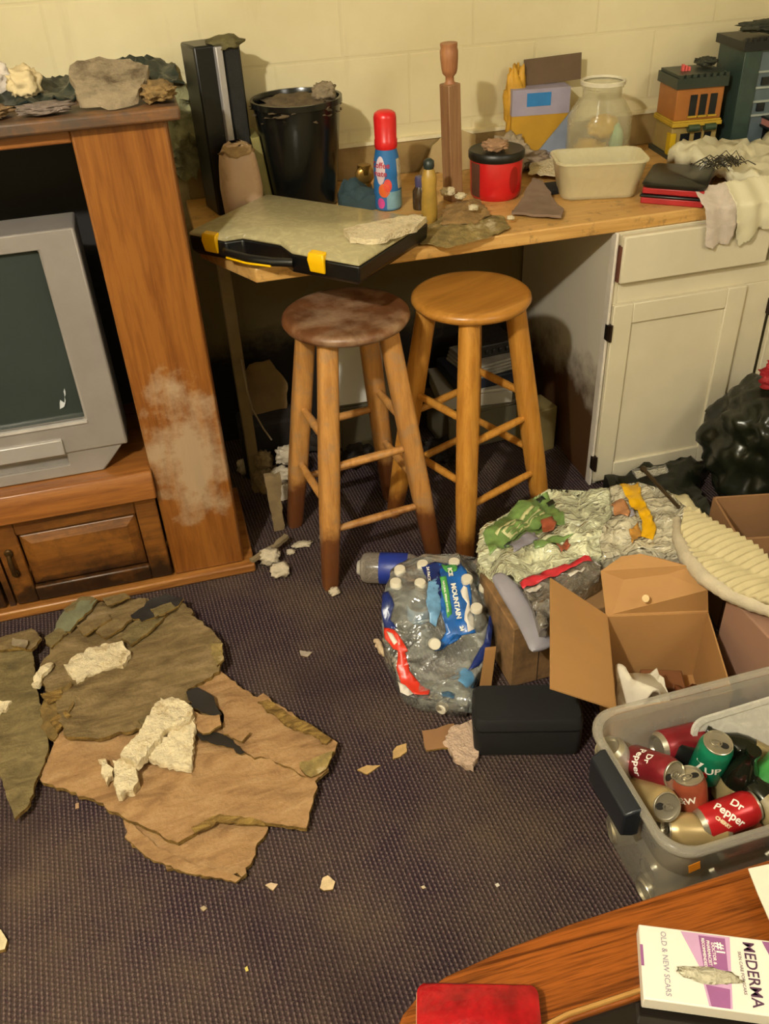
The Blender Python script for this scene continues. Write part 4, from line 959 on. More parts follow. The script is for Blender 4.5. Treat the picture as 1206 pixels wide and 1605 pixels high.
for k, (u, v, y, rad) in enumerate(((418, 758, 2.50, (.045, .03, .055)), (412, 722, 2.50, (.03, .025, .03)), (450, 715, 2.46, (.035, .028, .028)), (440, 745, 2.44, (.032, .025, .022)), (448, 780, 2.44, (.028, .024, .05)), (455, 793, 2.43, (.022, .02, .02)))):
    q = PY(u, v, y)
    o = clump('drywall_lump', ['large tan lump in the crumbling drywall stack by the left stool', 'tan lump on top left of the crumbling drywall stack', 'bright white topmost lump of the crumbling drywall stack', 'white middle lump of the crumbling drywall stack', 'tall white lower lump of the crumbling drywall stack', 'small white lump at the bottom of the crumbling drywall stack'][k], 'drywall piece', (q.x, y, q.z-rad[2]), rad, M_FLUFF if k > 1 else plain('tan_fluff', '85704c', .9, 0, .15, 30, .8, 60), 90+k, .28)
q = P(438, 832, 0)
bm = B(); sheet(bm, [(-.016, .0), (.016, .0), (.02, .1), (.028, .2), (-.02, .2), (-.018, .1)], lambda x, z: nz(x, z, 4, 12)*.008, .018, .015, .004, 3, mapf=lambda x, z, h: (q.x+x, q.y-h+.05*z, .0005+z))
tag(build('drywall_strip', bm, plain('tan_strip', '7c6848', .9, 0, .2, 20, .4, 50), None, 50), 'upright tan drywall strip carrying the crumbling stack', 'drywall piece')
ps = [P(392, 880, .03), P(405, 868, .04), P(445, 832, .06), P(452, 838, .05), P(430, 862, .03), P(398, 886, .02)]
c = sum(ps, Vector())/6
bm = B(); sheet(bm, [(p.x-c.x, p.y-c.y) for p in ps], lambda x, y: .03+.12*(y+.07)+nz(x, y, 4, 20)*.005, .012, .012, .004, 3); o = build('drywall_strip', bm, plain('tan_strip2', '7d6c50', .9, 0, .2, 20, .4, 50), None, 50); o.location = (c.x, c.y, .004); tag(o, 'greyish drywall strip lying tilted beside the oak cabinet base', 'drywall piece')
for k, (u, v, rad) in enumerate(((425, 884, (.03, .024, .022)), (440, 902, (.028, .022, .018)), (474, 856, (.028, .014, .006)), (506, 846, (.01, .01, .008)), (525, 932, (.014, .012, .010)), (384, 745, (.02, .016, .03)), (456, 868, (.012,.01,.006)))):
    q = P(u, v, 0)
    clump('plaster_crumb', ['white plaster lump on the carpet at the cabinet corner, upper of two', 'white plaster lump on the carpet at the cabinet corner, lower of two', 'flat pale crumb on the carpet behind the left stool front leg', 'tiny crumb beside the left stool front leg', 'cream crumb right at the foot of the left stool front leg', 'dim plaster lump in the dark behind the oak cabinet', 'tiny crumb between the white lumps and the stool'][k], 'plaster piece', (q.x, q.y, .001), rad, M_FLUFF, 120+k, .4, sub=3)

# ---------------------------------------------------------------- dim clutter under the worktop
def simple(name, label, cat, loc, rz, boxes, mat, bevel=.004):
    bm = B()
    for b in boxes: box(bm, *b)
    o = build(name, bm, mat, None, bevel=bevel); o.location = loc; o.rotation_euler = (0, 0, R(rz)); return tag(o, label, cat)
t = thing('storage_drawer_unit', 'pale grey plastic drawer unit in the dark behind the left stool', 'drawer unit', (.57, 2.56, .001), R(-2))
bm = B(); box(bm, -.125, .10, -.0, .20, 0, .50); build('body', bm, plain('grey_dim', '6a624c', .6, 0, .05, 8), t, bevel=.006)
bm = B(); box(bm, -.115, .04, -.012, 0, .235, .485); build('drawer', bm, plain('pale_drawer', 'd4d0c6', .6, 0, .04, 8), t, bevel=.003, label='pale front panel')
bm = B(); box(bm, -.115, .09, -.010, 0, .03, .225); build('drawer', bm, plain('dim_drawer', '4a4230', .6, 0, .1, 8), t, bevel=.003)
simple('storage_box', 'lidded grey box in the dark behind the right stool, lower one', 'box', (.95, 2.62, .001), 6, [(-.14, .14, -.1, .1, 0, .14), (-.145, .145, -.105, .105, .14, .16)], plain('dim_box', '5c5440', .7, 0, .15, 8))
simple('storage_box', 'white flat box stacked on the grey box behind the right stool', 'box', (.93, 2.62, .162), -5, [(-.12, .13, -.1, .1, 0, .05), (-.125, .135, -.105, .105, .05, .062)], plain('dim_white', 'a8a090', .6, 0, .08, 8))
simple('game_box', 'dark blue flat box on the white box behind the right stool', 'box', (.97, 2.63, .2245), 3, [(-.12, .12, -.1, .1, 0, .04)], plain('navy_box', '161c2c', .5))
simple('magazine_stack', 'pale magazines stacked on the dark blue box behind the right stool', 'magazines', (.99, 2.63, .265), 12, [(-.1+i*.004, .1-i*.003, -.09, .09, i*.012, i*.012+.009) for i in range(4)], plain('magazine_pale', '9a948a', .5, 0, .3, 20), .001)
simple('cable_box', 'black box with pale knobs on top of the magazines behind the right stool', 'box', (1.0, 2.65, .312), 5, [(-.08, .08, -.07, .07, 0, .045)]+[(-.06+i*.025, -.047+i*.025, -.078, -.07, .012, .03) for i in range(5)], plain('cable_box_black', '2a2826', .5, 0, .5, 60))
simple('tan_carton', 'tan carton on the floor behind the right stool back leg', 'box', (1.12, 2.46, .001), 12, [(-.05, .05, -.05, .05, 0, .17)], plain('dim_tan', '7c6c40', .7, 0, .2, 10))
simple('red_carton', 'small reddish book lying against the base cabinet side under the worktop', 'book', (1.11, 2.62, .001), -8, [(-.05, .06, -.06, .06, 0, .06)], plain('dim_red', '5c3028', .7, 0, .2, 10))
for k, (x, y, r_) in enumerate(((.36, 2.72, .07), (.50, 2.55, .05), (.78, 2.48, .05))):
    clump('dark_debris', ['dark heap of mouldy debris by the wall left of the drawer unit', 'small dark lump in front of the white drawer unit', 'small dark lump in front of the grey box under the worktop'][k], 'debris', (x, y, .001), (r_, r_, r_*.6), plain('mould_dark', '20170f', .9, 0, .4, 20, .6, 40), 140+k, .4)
bm = B(); tube(bm, [(.155, 2.47, .50), (.158, 2.465, .40), (.165, 2.46, .33), (.19, 2.45, .26), (.21, 2.45, .215)], .003, 6); tag(build('cable', bm, plain('thin_cable', '8c7f64', .5), None, 60), 'thin pale cable hanging down past the support post', 'cable')

# ---------------------------------------------------------------- lying bottle with blue label
a = P(566, 890, .045); b_ = P(668, 893, .045); ax = (b_-a).normalized(); ln = (b_-a).length
t = thing('jug', 'clear plastic jug with a blue label lying on the carpet beside the stool feet', 'jug', (a.x, a.y, .046), math.atan2(ax.y, ax.x))
MX = Matrix.Rotation(R(90), 4, 'Y')
bm = B(); lathe(bm, [(0, 0), (.03, 0), (.042, .008), (.045, .02), (.045, ln*.75), (.035, ln*.9), (.016, ln), (.016, ln+.015), (0, ln+.015)], 28, MX); build('body', bm, clear('dim_clear', '9a9084', .45, .2, .1), t, 50)
bm = B(); lathe(bm, [(.0455, .055), (.0462, .056), (.0462, .135), (.0455, .136)], 28, MX); lb = build('label', bm, plain('label_royal', '22368c', .4, 0, .15, 20), t, 50)
bm = B(); lathe(bm, [(0, -.008), (.018, -.010), (.022, -.004), (.030, .004), (.030, .008), (0, .008)], 24, MX); build('base_ring', bm, plain('ring_white', 'b8b2a8', .4), t, 50)
# rope-like white twist
bm = B(); p0, p1 = P(590, 1008, .015), P(622, 1045, .015)
for s_ in (0, math.pi):
    tube(bm, [p0.lerp(p1, i/24)+Vector((0, .008*math.cos(i*1.1+s_), .008*math.sin(i*1.1+s_)))+Vector((.004*math.sin(i*.7), 0, 0)) for i in range(25)], .007, 7)
tag(build('paper_twist', bm, plain('cream_rope', 'c4ac8c', .8, 0, .1, 40), None, 60), 'twisted cream paper rope poking out left of the bottled water pack', 'rope')

# ---------------------------------------------------------------- water pack
def zpack(x, y):
    s = max(0, min(1, (y-1.42)/.26)); s = s*s*(3-2*s)
    e = max(0, min(1, (x-.32)/.06)); e2 = 1-max(0, min(1, (x-.60)/.05))*.35
    return (.055+.132*s)*(.72+.28*e)*e2 + nz(x, y, 3, 14, 3)*.014
pack = thing('water_bottle_pack', 'torn clear film pack of empty water bottles with blue and red print', 'film pack', (.47, 1.58, 0))
M_PFILM = crinkle('pack_film', 'e4e4dc', .03, 9, .10, .35)
ol = [(604,925),(616,890),(640,876),(680,869),(715,868),(748,874),(768,892),(773,940),(771,1000),(758,1040),(738,1075),(733,1106),(700,1101),(660,1096),(635,1088),(622,1060),(606,1020),(600,985),(598,950)]
pw = [PH(u, v, zpack, .15) for u, v in ol]
bm = B(); sheet(bm, [(p.x, p.y) for p in pw], lambda x, y: zpack(x, y)+nz(x, y, 9, 40, 2)*.003, .0010, .012, .003, 3)
ring = [Vector((p.x, p.y, 0)) for p in pw]; cpk = sum(ring, Vector())/len(ring)
lp = [[(p.x, p.y, zpack(p.x, p.y)) for p in ring]]
for f, k in ((.66, 1.02), (.33, .99), (.0, .96)):
    lp.append([(cpk.x+(p.x-cpk.x)*(k+nz(p.x, p.y, f, 20)*.04), cpk.y+(p.y-cpk.y)*(k+nz(p.x, p.y, f+5, 20)*.04), max(.003, zpack(p.x, p.y)*f)) for p in ring])
loft(bm, lp, cap0=False, cap1=False)
build('film', bm, M_PFILM, pack, 180, world=True)
def pprint(name, px, mat, dz=.004, seed=1, jag=.002, skirt=False, label=None, zfun=zpack, parent=pack, th=.0008, res=.012, own=.004):
    ps = [PH(u, v, zfun, .15) for u, v in px]
    bm = B(); sheet(bm, [(p.x, p.y) for p in ps], lambda x, y: zfun(x, y)+dz+nz(x, y, 9, 40, 2)*own, th, res, jag, seed)
    return build(name, bm, mat, parent, 180, world=True, label=label)
M_PB = plain('print_blue', '1a5aa4', .3, 0, .35, 30); M_PN = plain('print_navy', '182a66', .3, 0, .25, 30); M_PR = plain('print_red', 'c8301c', .35, 0, .08, 20); M_PW = plain('print_white', 'd8d0c4', .4, 0, .06, 20)
M_PG = plain('print_green', '4a9a4c', .4, 0, .1, 30); M_PS = plain('print_sky', '6c9cc4', .35, 0, .3, 30)
pprint('blue_panel', [(684,884),(722,884),(736,910),(742,960),(746,994),(712,1000),(690,1020),(682,1022),(700,992),(690,950),(684,915)], M_PB, .005)
pprint('navy_edge', [(658,888),(720,884),(720,890),(690,894),(692,940),(676,930),(668,905)], M_PN, .0062)
pprint('sky_panel', [(672,915),(686,905),(692,955),(684,985),(674,978),(668,945)], M_PS, .0072)
pprint('green_stripe', [(689,908),(700,908),(709,966),(702,972)], M_PG, .0085)
pprint('green_cap_print', [(692,888),(716,888),(716,898),(700,900)], M_PG, .0085)
pprint('snow_peaks', [(724,905),(732,925),(738,955),(744,990),(734,994),(728,965),(732,950),(722,930)], M_PW, .0085, jag=.006)
pprint('blue_left_band', [(600,930),(610,928),(618,950),(612,972),(622,985),(604,990),(598,960)], M_PN, .004)
pprint('red_left_band', [(602,986),(618,990),(632,1008),(640,1022),(628,1030),(612,1012),(604,1004)], M_PR, .006)
pprint('white_band_core', [(606,994),(616,996),(628,1014),(618,1014)], M_PW, .008)
pprint('red_lower_band', [(624,1020),(636,1026),(642,1055),(654,1068),(674,1084),(672,1090),(650,1090),(630,1080),(622,1050)], M_PR, .006)
pprint('white_lower_corner', [(624,1072),(636,1078),(648,1090),(640,1094),(628,1088)], M_PW, .008)
pprint('navy_right_band', [(771,950),(773,985),(768,1020),(752,1045),(734,1054),(744,1034),(758,1010),(766,980)], M_PN, .006)
pprint('red_corner_print', [(753,902),(762,898),(764,910),(754,914)], M_PR, .006)
pprint('blue_lower_fold', [(690,1022),(716,998),(724,1000),(700,1016)], M_PB, .007)
pprint('blue_bottom_smear', [(692,1086),(714,1088),(712,1096),(694,1094)], plain('smear_blue', '4a6c88', .3, 0, .3, 30), .004)
def film_text(s, u0, v0, dx, dy, size, mat, zfun, parent, dz, bold=.0, label=None, name='lettering'):
    dx = Vector(dx).normalized(); dy = Vector(dy).normalized()
    def f(x, y):
        p = PH(u0+dx.x*x+dy.x*y, v0+dx.y*x+dy.y*y, zfun, .15); return (p.x, p.y, p.z+dz)
    o = text(name, s, size, mat, None, f, bold=bold)
    bpy.context.view_layer.update(); o.data.transform(parent.matrix_world.inverted()); o.parent = parent
    return o
M_INKW = plain('ink_white', 'eee8da', .5, 0, .02); M_INKK = plain('ink_dark', '2a2420', .5)
film_text('MOUNTAIN', 715, 947, (.17, 1), (1, -.17), 10.5, M_INKW, zpack, pack, .011, .45)
film_text('ICE', 706, 902, (.17, 1), (1, -.17), 9, M_INKW, zpack, pack, .012, .4)
film_text('24', 724, 990, (.17, 1), (1, -.17), 8, M_INKW, zpack, pack, .011, .35)
film_text('NATURAL SPRING WATER', 699, 940, (.15, 1), (1, -.15), 4.2, M_INKW, zpack, pack, .0115, .1)
film_text('24 PACK', 672, 905, (.12, 1), (1, -.12), 6, M_INKW, zpack, pack, .012, .2)
# bottles
M_BOT = crinkle('bottle_pet', 'dce2dc', .05, 14, .08, .2)
def bottle(name, label, loc, tiltx=0, tilty=0, rz=0, group='empty bottles in the film pack', lab=False):
    t = thing(name, label, 'bottle', loc, 0, group); t.rotation_euler = (tiltx, tilty, rz)
    bm = B(); lathe(bm, [(0, .004), (.024, 0), (.030, .006), (.031, .03), (.029, .035), (.031, .04), (.031, .055), (.029, .06), (.031, .065), (.031, .13), (.028, .15), (.018, .168), (.0125, .178), (.0125, .188), (0, .188)], 22); build('body', bm, M_BOT, t, 50)
    bm = B(); lathe(bm, [(0, .178), (.0145, .178), (.015, .18), (.015, .192), (.0135, .195), (0, .1955)], 20); build('cap', bm, plain('bottle_cap', 'd8d0bc', .4, 0, .03), t, 50)
    if lab:
        bm = B(); lathe(bm, [(.0315, .07), (.0319, .071), (.0319, .115), (.0315, .116)], 22); build('label', bm, plain('bottle_label', '5a8cb4', .4, 0, .3, 40), t, 50)
    return t
caps = [(617,912,'at the left front corner of the pack'),(630,888,'at the back left corner of the pack'),(653,908,'inward from the left corner'),(667,882,'second from the left in the back row'),(708,878,'behind the blue panel'),(734,900,'right of the blue panel'),(757,920,'near the right edge of the pack'),(764,888,'at the back right corner of the pack'),(742,948,'right of the blue panel, in the second row')]
for k, (u, v, w_) in enumerate(caps):
    q = P(u, v, .196 if k not in (8, 6) else .17); bz = 0.001
    o = bottle('water_bottle', 'clear water bottle with white cap '+w_, (q.x, q.y-.004, bz), R(-2+k % 3*2), R(2-k % 2*4), 0, lab=(k in (2, 5)))
    if k in (6, 8): o.scale = (1, 1, .88)
o = bottle('water_bottle', 'clear water bottle leaning forward, its white cap low in the pack middle', (.47, 1.66, .012), R(52), R(-6), 0)
o = bottle('water_bottle', 'clear water bottle lying flat at the front foot of the pack', (.40, 1.455, .034), R(90), 0, R(60))
o = bottle('water_bottle', 'capped water bottle lying crosswise under the torn film', (.58, 1.51, .034), R(90), 0, R(-50), lab=True)

# ---------------------------------------------------------------- cardboard box under the bags, bags heaped on it
def open_box(name, label, c4, h, mat, th=.004, z0=.001, mi=None):
    """four floor corners (ccw), walls and bottom as parts"""
    t = thing(name, label, 'cardboard box', (sum(p[0] for p in c4)/4, sum(p[1] for p in c4)/4, z0))
    cx, cy = t.location.x, t.location.y; c4 = [Vector((p[0]-cx, p[1]-cy)) for p in c4]
    for i in range(4):
        a, b = c4[i], c4[(i+1) % 4]; n_ = Vector((-(b-a).y, (b-a).x)).normalized()*th
        bm = B(); prism(bm, [a, b, b+n_, a+n_], 0, h); build('side_wall', bm, mat, t, bevel=.001)
    bm = B(); prism(bm, [c*.99 for c in c4], 0, .004); build('bottom', bm, mat, t)
    return t
bb = thing('cardboard_box', 'water-stained cardboard box under the heap of plastic bags', 'cardboard box', (.63, 1.43, .001), R(2))
bm = B(); box(bm, 0, .36, 0, .22, 0, .20); build('body', bm, M_CARDST, bb, bevel=.003)
for x0, x1 in ((.07, .072), (.16, .162)):
    bm = B(); box(bm, x0, x1, -.001, 0.001, .0, .2); build('fold_line', bm, plain('fold_dark', '2c2014', .8), bb)
bm = B(); box(bm, -.09, -.065, -.02, .22, 0, .005, Matrix.Rotation(R(0), 4, 'Y')); 
o = build('cardboard_flap', B(), M_CARDD, None); bpy.data.objects.remove(o); bm.free()
bm = B(); p0, p1, p2, p3 = Vector((.525, 1.390, .002)), Vector((.565, 1.405, .002)), Vector((.603, 1.47, .105)), Vector((.572, 1.465, .115))
lo = [p0, p1, p2, p3]; loft(bm, [lo, [p+Vector((.003, .006, .004)) for p in lo]]); tag(build('cardboard_strip', bm, M_CARD, None), 'narrow upright cardboard strip between water pack and black case', 'cardboard')

def zbag(x, y):
    s = max(0, min(1, (y-1.62)/.34)); s = s*s*(3-2*s)
    base = .25-.05*s
    r_ = max(0, min(1, (x-1.0)/.2)); base += .03*r_
    l = max(0, min(1, (x-.58)/.10)); base *= (.75+.25*l)
    return base + abs(nz(x, y, 2, 7, 2))*.05 + nz(x, y, 5, 18, 2)*.010 - .01
def bagsheet(name, label, px, mat, dz, seed, jag=.006, parts=(), cat='plastic bag', skirt=.06):
    ps = [PH(u, v, zbag, .2) for u, v in px]; c = sum(ps, Vector())/len(ps)
    t = thing(name, label, cat, (c.x, c.y, c.z))
    bm = B(); zf2 = lambda x, y: zbag(x, y)+dz+nz(x, y, seed, 30, 3)*.008
    sheet(bm, [(p.x, p.y) for p in ps], zf2, .0015, .010, jag, seed)
    sheet(bm, [(c.x+(p.x-c.x)*.96, c.y+(p.y-c.y)*.96) for p in ps], lambda x, y: zf2(x, y)-.012+nz(x, y, seed+3, 40, 3)*.006, .0015, .014, jag, seed+1)
    loops = [[(p.x, p.y, zf2(p.x, p.y)) for p in ps], [(c.x+(p.x-c.x)*1.01, c.y+(p.y-c.y)*1.01, zf2(p.x, p.y)-skirt*.5) for p in ps], [(c.x+(p.x-c.x)*.97, c.y+(p.y-c.y)*.97, zf2(p.x, p.y)-skirt) for p in ps]]
    loft(bm, loops, cap0=False, cap1=False)
    build('film', bm, mat, t, 180, world=True)
    for nm, ppx, m_, d2, jg in parts:
        pprint(nm, ppx, m_, dz+d2, 5, jg, zfun=lambda x, y: zbag(x, y)+nz(x, y, seed, 30, 3)*.008, parent=t, own=0)
    return t
M_BF1 = crinkle('greenish_bag_film', 'f0f0c8', .34, 11, .34, .9)
M_BF2 = crinkle('clear_bag_film', 'f2e8c8', .34, 9, .30, .9)
M_GP = plain('bag_green', '6e8a4c', .3, 0, .3, 30); M_GW = plain('bag_cream', 'c8c490', .3, 0, .12, 30); M_GR = plain('bag_red', 'a4563c', .35, 0, .3, 30); M_GD = plain('bag_ink', '20281c', .4)
M_LIL = plain('bag_lilac', '8e8a96', .4, 0, .15, 30)
# soft contents that carry the film
bm = B(); sheet(bm, [(p.x, p.y) for p in [PH(u, v, zbag, .2) for u, v in ((775,845),(862,785),(960,782),(1040,800),(1066,850),(1000,862),(920,872),(840,898),(782,885))]], lambda x, y: zbag(x, y)-.035, .16, .03, .01, 3)
tag(build('bundled_packaging', bm, plain('bundle_pale', 'c0bc9c', .6, 0, .25, 12, .5, 20), None, 60), 'pale bundle of packaging inside the heaped clear bags', 'packaging')
b1 = bagsheet('plastic_bag', 'clear crinkled bag with a green printed label at the left of the bag heap', [(752,832),(800,800),(860,767),(920,770),(965,762),(990,790),(985,835),(960,868),(900,878),(850,900),(815,912),(775,905),(748,880)], M_BF1, .0, 21, parts=(
    ('green_label', [(757,838),(790,812),(835,783),(858,772),(866,790),(884,806),(886,824),(862,826),(820,842),(790,862),(768,872)], M_GP, .004, .003),
    ('cream_text_block', [(786,836),(840,795),(856,806),(800,848)], M_GW, .006, .001),
    ('green_text_gap', [(800,838),(852,801),(854,804),(803,842)], M_GP, .008, .0005), ('green_text_gap', [(792,836),(846,797),(848,800),(795,840)], M_GP, .008, .0005),
    ('cream_text_line', [(776,838),(834,794),(838,797),(780,842)], M_GW, .006, .001),
    ('ink_line', [(790,858),(850,826),(852,829),(792,862)], M_GD, .007, .001),
    ('ink_mark', [(840,786),(850,780),(856,786),(846,792)], M_GD, .008, .001), ('ink_mark', [(856,792),(866,786),(870,792),(860,798)], M_GD, .008, .001),
    ('red_fruit_print', [(848,818),(866,812),(874,822),(868,834),(852,838)], M_GR, .008, .003), ('red_fruit_print', [(872,854),(890,846),(894,856),(880,868)], M_GR, .006, .003),
    ('green_leaf_print', [(836,850),(866,842),(900,838),(884,850),(852,860),(838,862)], M_GP, .005, .003), ('lilac_patch', [(798,856),(838,836),(844,848),(806,868)], M_LIL, .005, .002)))
b2 = bagsheet('plastic_bag', 'clear crinkled bag with a bright yellow strip at the right of the bag heap', [(955,768),(1000,762),(1045,775),(1075,800),(1085,850),(1088,880),(1050,878),(1020,866),(985,870),(945,884),(940,850),(960,810)], M_BF2, .012, 33, parts=(
    ('yellow_strip', [(970,768),(1000,764),(1006,790),(1018,810),(1027,838),(1022,856),(1004,850),(1006,826),(992,806),(980,786)], plain('strip_yellow', 'e0aa14', .3, 0, .06, 20), .008, .002),
    ('bread_print', [(956,800),(976,790),(992,810),(984,818),(964,816)], plain('print_bread', 'b88054', .4, 0, .25, 30), .007, .004),
    ('orange_smear', [(985,838),(1000,826),(1004,850),(990,862)], plain('print_amber', 'c08a3c', .4, 0, .3, 30), .007, .004),
    ('blue_mark', [(984,808),(992,806),(994,818),(986,820)], M_LIL, .010, .002)))
b3 = bagsheet('plastic_pouch', 'clear pouch with a red band lying below the green-labelled bag', [(812,915),(860,895),(925,876),(942,884),(946,900),(900,925),(866,950),(858,985),(846,985),(834,950)], crinkle('pouch_film', '9c9284', .32, 18, .2, .7), .004, 44, parts=(
    ('red_band', [(815,918),(870,894),(924,876),(928,884),(880,902),(820,928)], plain('band_red', 'c8303a', .3, 0, .06, 20), .006, .002),
    ('white_line', [(824,930),(846,920),(850,924),(830,934)], M_PW, .007, .001), ('white_line', [(890,905),(915,893),(918,896),(894,909)], M_PW, .007, .001)), cat='pouch')
# grey sleeve
pts = [P(775, 898, .24), P(800, 925, .235), P(822, 960, .22), P(845, 1005, .21), P(852, 1020, .20)]
bm = B(); loops = []
for i, (p, w_, h_) in enumerate(zip(pts, (.018, .030, .030, .028, .036), (.014, .018, .018, .014, .004))):
    d = (pts[min(i+1, 4)]-pts[max(i-1, 0)]).normalized(); s_ = d.cross(Vector((0, 0, 1))).normalized()
    loops.append([tuple(p+s_*w_*math.cos(a)+Vector((0, 0, 1))*h_*math.sin(a)*(1+.2*math.sin(3*a+i))) for a in [2*math.pi*k/14 for k in range(14)]])
loft(bm, loops); tag(build('grey_sleeve', bm, plain('sleeve_grey', '8c8890', .45, 0, .08, 12, .25, 30), None, 60, sub=1), 'flattened grey plastic sleeve hanging over the front of the stained box', 'plastic sleeve')
# rod
a, b_ = PH(1006, 748, zbag, .2)+Vector((0, 0, .03)), P(1064, 795, .29)
bm = B(); tube(bm, [a, a.lerp(b_, .04), a.lerp(b_, .06), b_], [.009, .009, .0055, .0055], 10); tag(build('metal_rod', bm, plain('rod_bronze', '4a3c28', .4, .5), None, 50), 'dark metal rod lying across the top of the bag heap', 'rod')

# ---------------------------------------------------------------- black case
t = thing('black_case', 'matt black rounded case on the carpet in front of the open cardboard box', 'case', (.605, 1.275, .001), R(-16))
bm = B(); loft(bm, [[(x, y, z) for x, y in rr(a, b, .018, 4)] for a, b, z in ((.235, .105, 0), (.245, .115, .008), (.247, .117, .06), (.245, .115, .112), (.235, .105, .121))]); build('body', bm, M_BLACKM, t, 40)
bm = B(); loft(bm, [[(x, y, z) for x, y in rr(.2478, .1178, .018, 4)] for z in (.086, .089)]); build('lid_seam', bm, M_BLACK, t)

# ---------------------------------------------------------------- open cardboard box
FL, NL, NR, FR = Vector((.850, 1.395)), Vector((.738, 1.125)), Vector((1.00, 1.095)), Vector((1.085, 1.335)); HZ = .215
obx = open_box('cardboard_box', 'open tan cardboard box with flaps spread, between the black case and clear bin', [NL, NR, FR, FL], HZ, M_CARD)
def flap(name, px, hingea, hingeb, zs, mat=M_CARD, label=None, th=.0035):
    pts = [Vector((hingea.x, hingea.y, HZ))]+[P(u, v, z) for (u, v), z in zip(px, zs)]+[Vector((hingeb.x, hingeb.y, HZ))]
    n_ = (pts[1]-pts[0]).cross(pts[-1]-pts[0]).normalized()*th
    bm = B(); a = [bm.verts.new(p) for p in pts]; b = [bm.verts.new(p+n_) for p in pts]
    bm.faces.new(a); bm.faces.new(b[::-1]); n = len(a)
    for i in range(n): bm.faces.new((a[i], a[(i+1) % n], b[(i+1) % n], b[i]))
    return build(name, bm, mat, obx, world=True, label=label)
flap('flap', [(862,907),(862,1080)], FL, NL, (.30, .30))
flap('flap', [(942,895),(975,872),(1005,868),(1040,876),(1075,886),(1110,925)], FL, FR, (.30, .325, .335, .335, .33, .29))
bm = B(); lathe(bm, [(0, 0), (.009, 0), (.009, .0025), (0, .003)], 16); q = P(1012, 938, .275)
bmesh.ops.rotate(bm, verts=bm.verts, matrix=Matrix.Rotation(R(50), 3, 'X')); bmesh.ops.translate(bm, verts=bm.verts, vec=q); build('flap_hole', bm, plain('hole_pale', 'dcc08c', .8), obx, 60, world=True)
o = clump('brown_wrapper', 'brown shiny crumpled wrapper inside the open cardboard box', 'wrapper', (.985, 1.195, .008), (.05, .045, .045), plain('wrapper_brown', '6a3a20', .25, 0, .3, 14, .4, 18), 150, .3)
simple('inner_carton', 'small brown carton lying inside the open cardboard box', 'carton', (.965, 1.29, .006), -20, [(-.05, .05, -.025, .035, 0, .06)], plain('inner_brown', '7c4e2c', .7, 0, .1, 8))
ps = [P(u, v, .15) for u, v in ((958,1040),(1000,1038),(1035,1042),(1062,1082),(1045,1100),(990,1112),(962,1112))]; c = sum(ps, Vector())/len(ps)
bm = B(); sheet(bm, [(c.x+(p.x-c.x)*.85, c.y+(p.y-c.y)*.85) for p in ps], lambda x, y: .14+.035*math.sin(x*55+y*20)+nz(x, y, 3, 18)*.02, .01, .012, .004, 4)
loft(bm, [[(c.x+(p.x-c.x)*.8, c.y+(p.y-c.y)*.8, .13) for p in ps], [(c.x+(p.x-c.x)*.7, c.y+(p.y-c.y)*.7, .006) for p in ps]])
tag(build('paper_towel', bm, plain('towel_white', 'd4cab4', .8, 0, .05, 14, .3, 30), None, 180), 'white crumpled paper towel inside the open cardboard box beside its left wall', 'paper')

# ---------------------------------------------------------------- closed pinkish box, ribbed fabric, far open box
pb = thing('cardboard_box', 'pinkish brown closed cardboard box under the ribbed cream fabric', 'cardboard box', (1.27, 1.24, .001), R(12))
bm = B(); prism(bm, [(-.19, -.14), (.20, -.14), (.20, .10), (-.15, .10)], 0, .29); build('body', bm, M_CARDP, pb, bevel=.004)
bm = B(); box(bm, -.02, .08, -.1415, -.139, .18, .26); build('red_print', bm, plain('print_crimson', 'a02428', .6), pb)
def zrib(x, y):
    return .325 + .02*math.sin((x-1.0)*9) + .005*math.sin((y*.96-x*.10)*2*math.pi/.019) + .012*abs(math.sin((x*.9+y*.5)*26))
t = thing('ribbed_fabric', 'cream ribbed knitted fabric with a rolled rim lying over the pinkish box', 'knitted fabric', (1.2, 1.35, .32))
px = [(1066,835),(1072,800),(1095,808),(1115,822),(1150,842),(1180,862),(1230,915),(1260,970),(1206,955),(1150,935),(1110,905),(1080,870)]
ps = [P(u, v, .33) for u, v in px]
bm = B(); sheet(bm, [(p.x, p.y) for p in ps], zrib, .014, .0042, .002, 4); build('ribs', bm, plain('rib_cream', 'c2b48a', .85, 0, .08, 20, .2, 90), t, 180, world=True)
rim = [P(u, v, .325) for u, v in ((1062,815),(1064,845),(1078,875),(1105,905),(1140,928),(1180,945),(1225,958),(1270,985))]
bm = B(); pts = []
for i in range(len(rim)-1):
    for k in range(6): pts.append(rim[i].lerp(rim[i+1], k/6))
tube(bm, pts, [.010+.010*min(1, i/12)+.0008*(-1)**i for i in range(len(pts))], 12); build('rolled_rim', bm, plain('rim_cream', 'bdb096', .85, 0, .1, 30, .4, 120), t, 60, world=True)
DBL, DFL = P(1118, 779, .30), P(1158, 846, .30)
d = (DBL-DFL); rx = Vector((d.y, -d.x, 0)).normalized()*.34
fo = open_box('cardboard_box', 'open cardboard box at the right edge of the photo behind the ribbed fabric', [(DFL.x, DFL.y), (DFL.x+rx.x, DFL.y+rx.y), (DBL.x+rx.x, DBL.y+rx.y), (DBL.x, DBL.y)], .30, M_CARDD, .006)
bm = B(); nrm = Vector((-d.y, d.x, 0)).normalized()*.001; a, b_ = DFL.lerp(DBL, .25), DFL.lerp(DBL, .7)
vs = [Vector((a.x, a.y, .17)), Vector((b_.x, b_.y, .17)), Vector((b_.x, b_.y, .25)), Vector((a.x, a.y, .25))]; loft(bm, [[p+nrm*1.5 for p in vs], [p+nrm*.2 for p in vs]]); build('red_print', bm, plain('print_crimson', 'a02428'), fo, world=True)
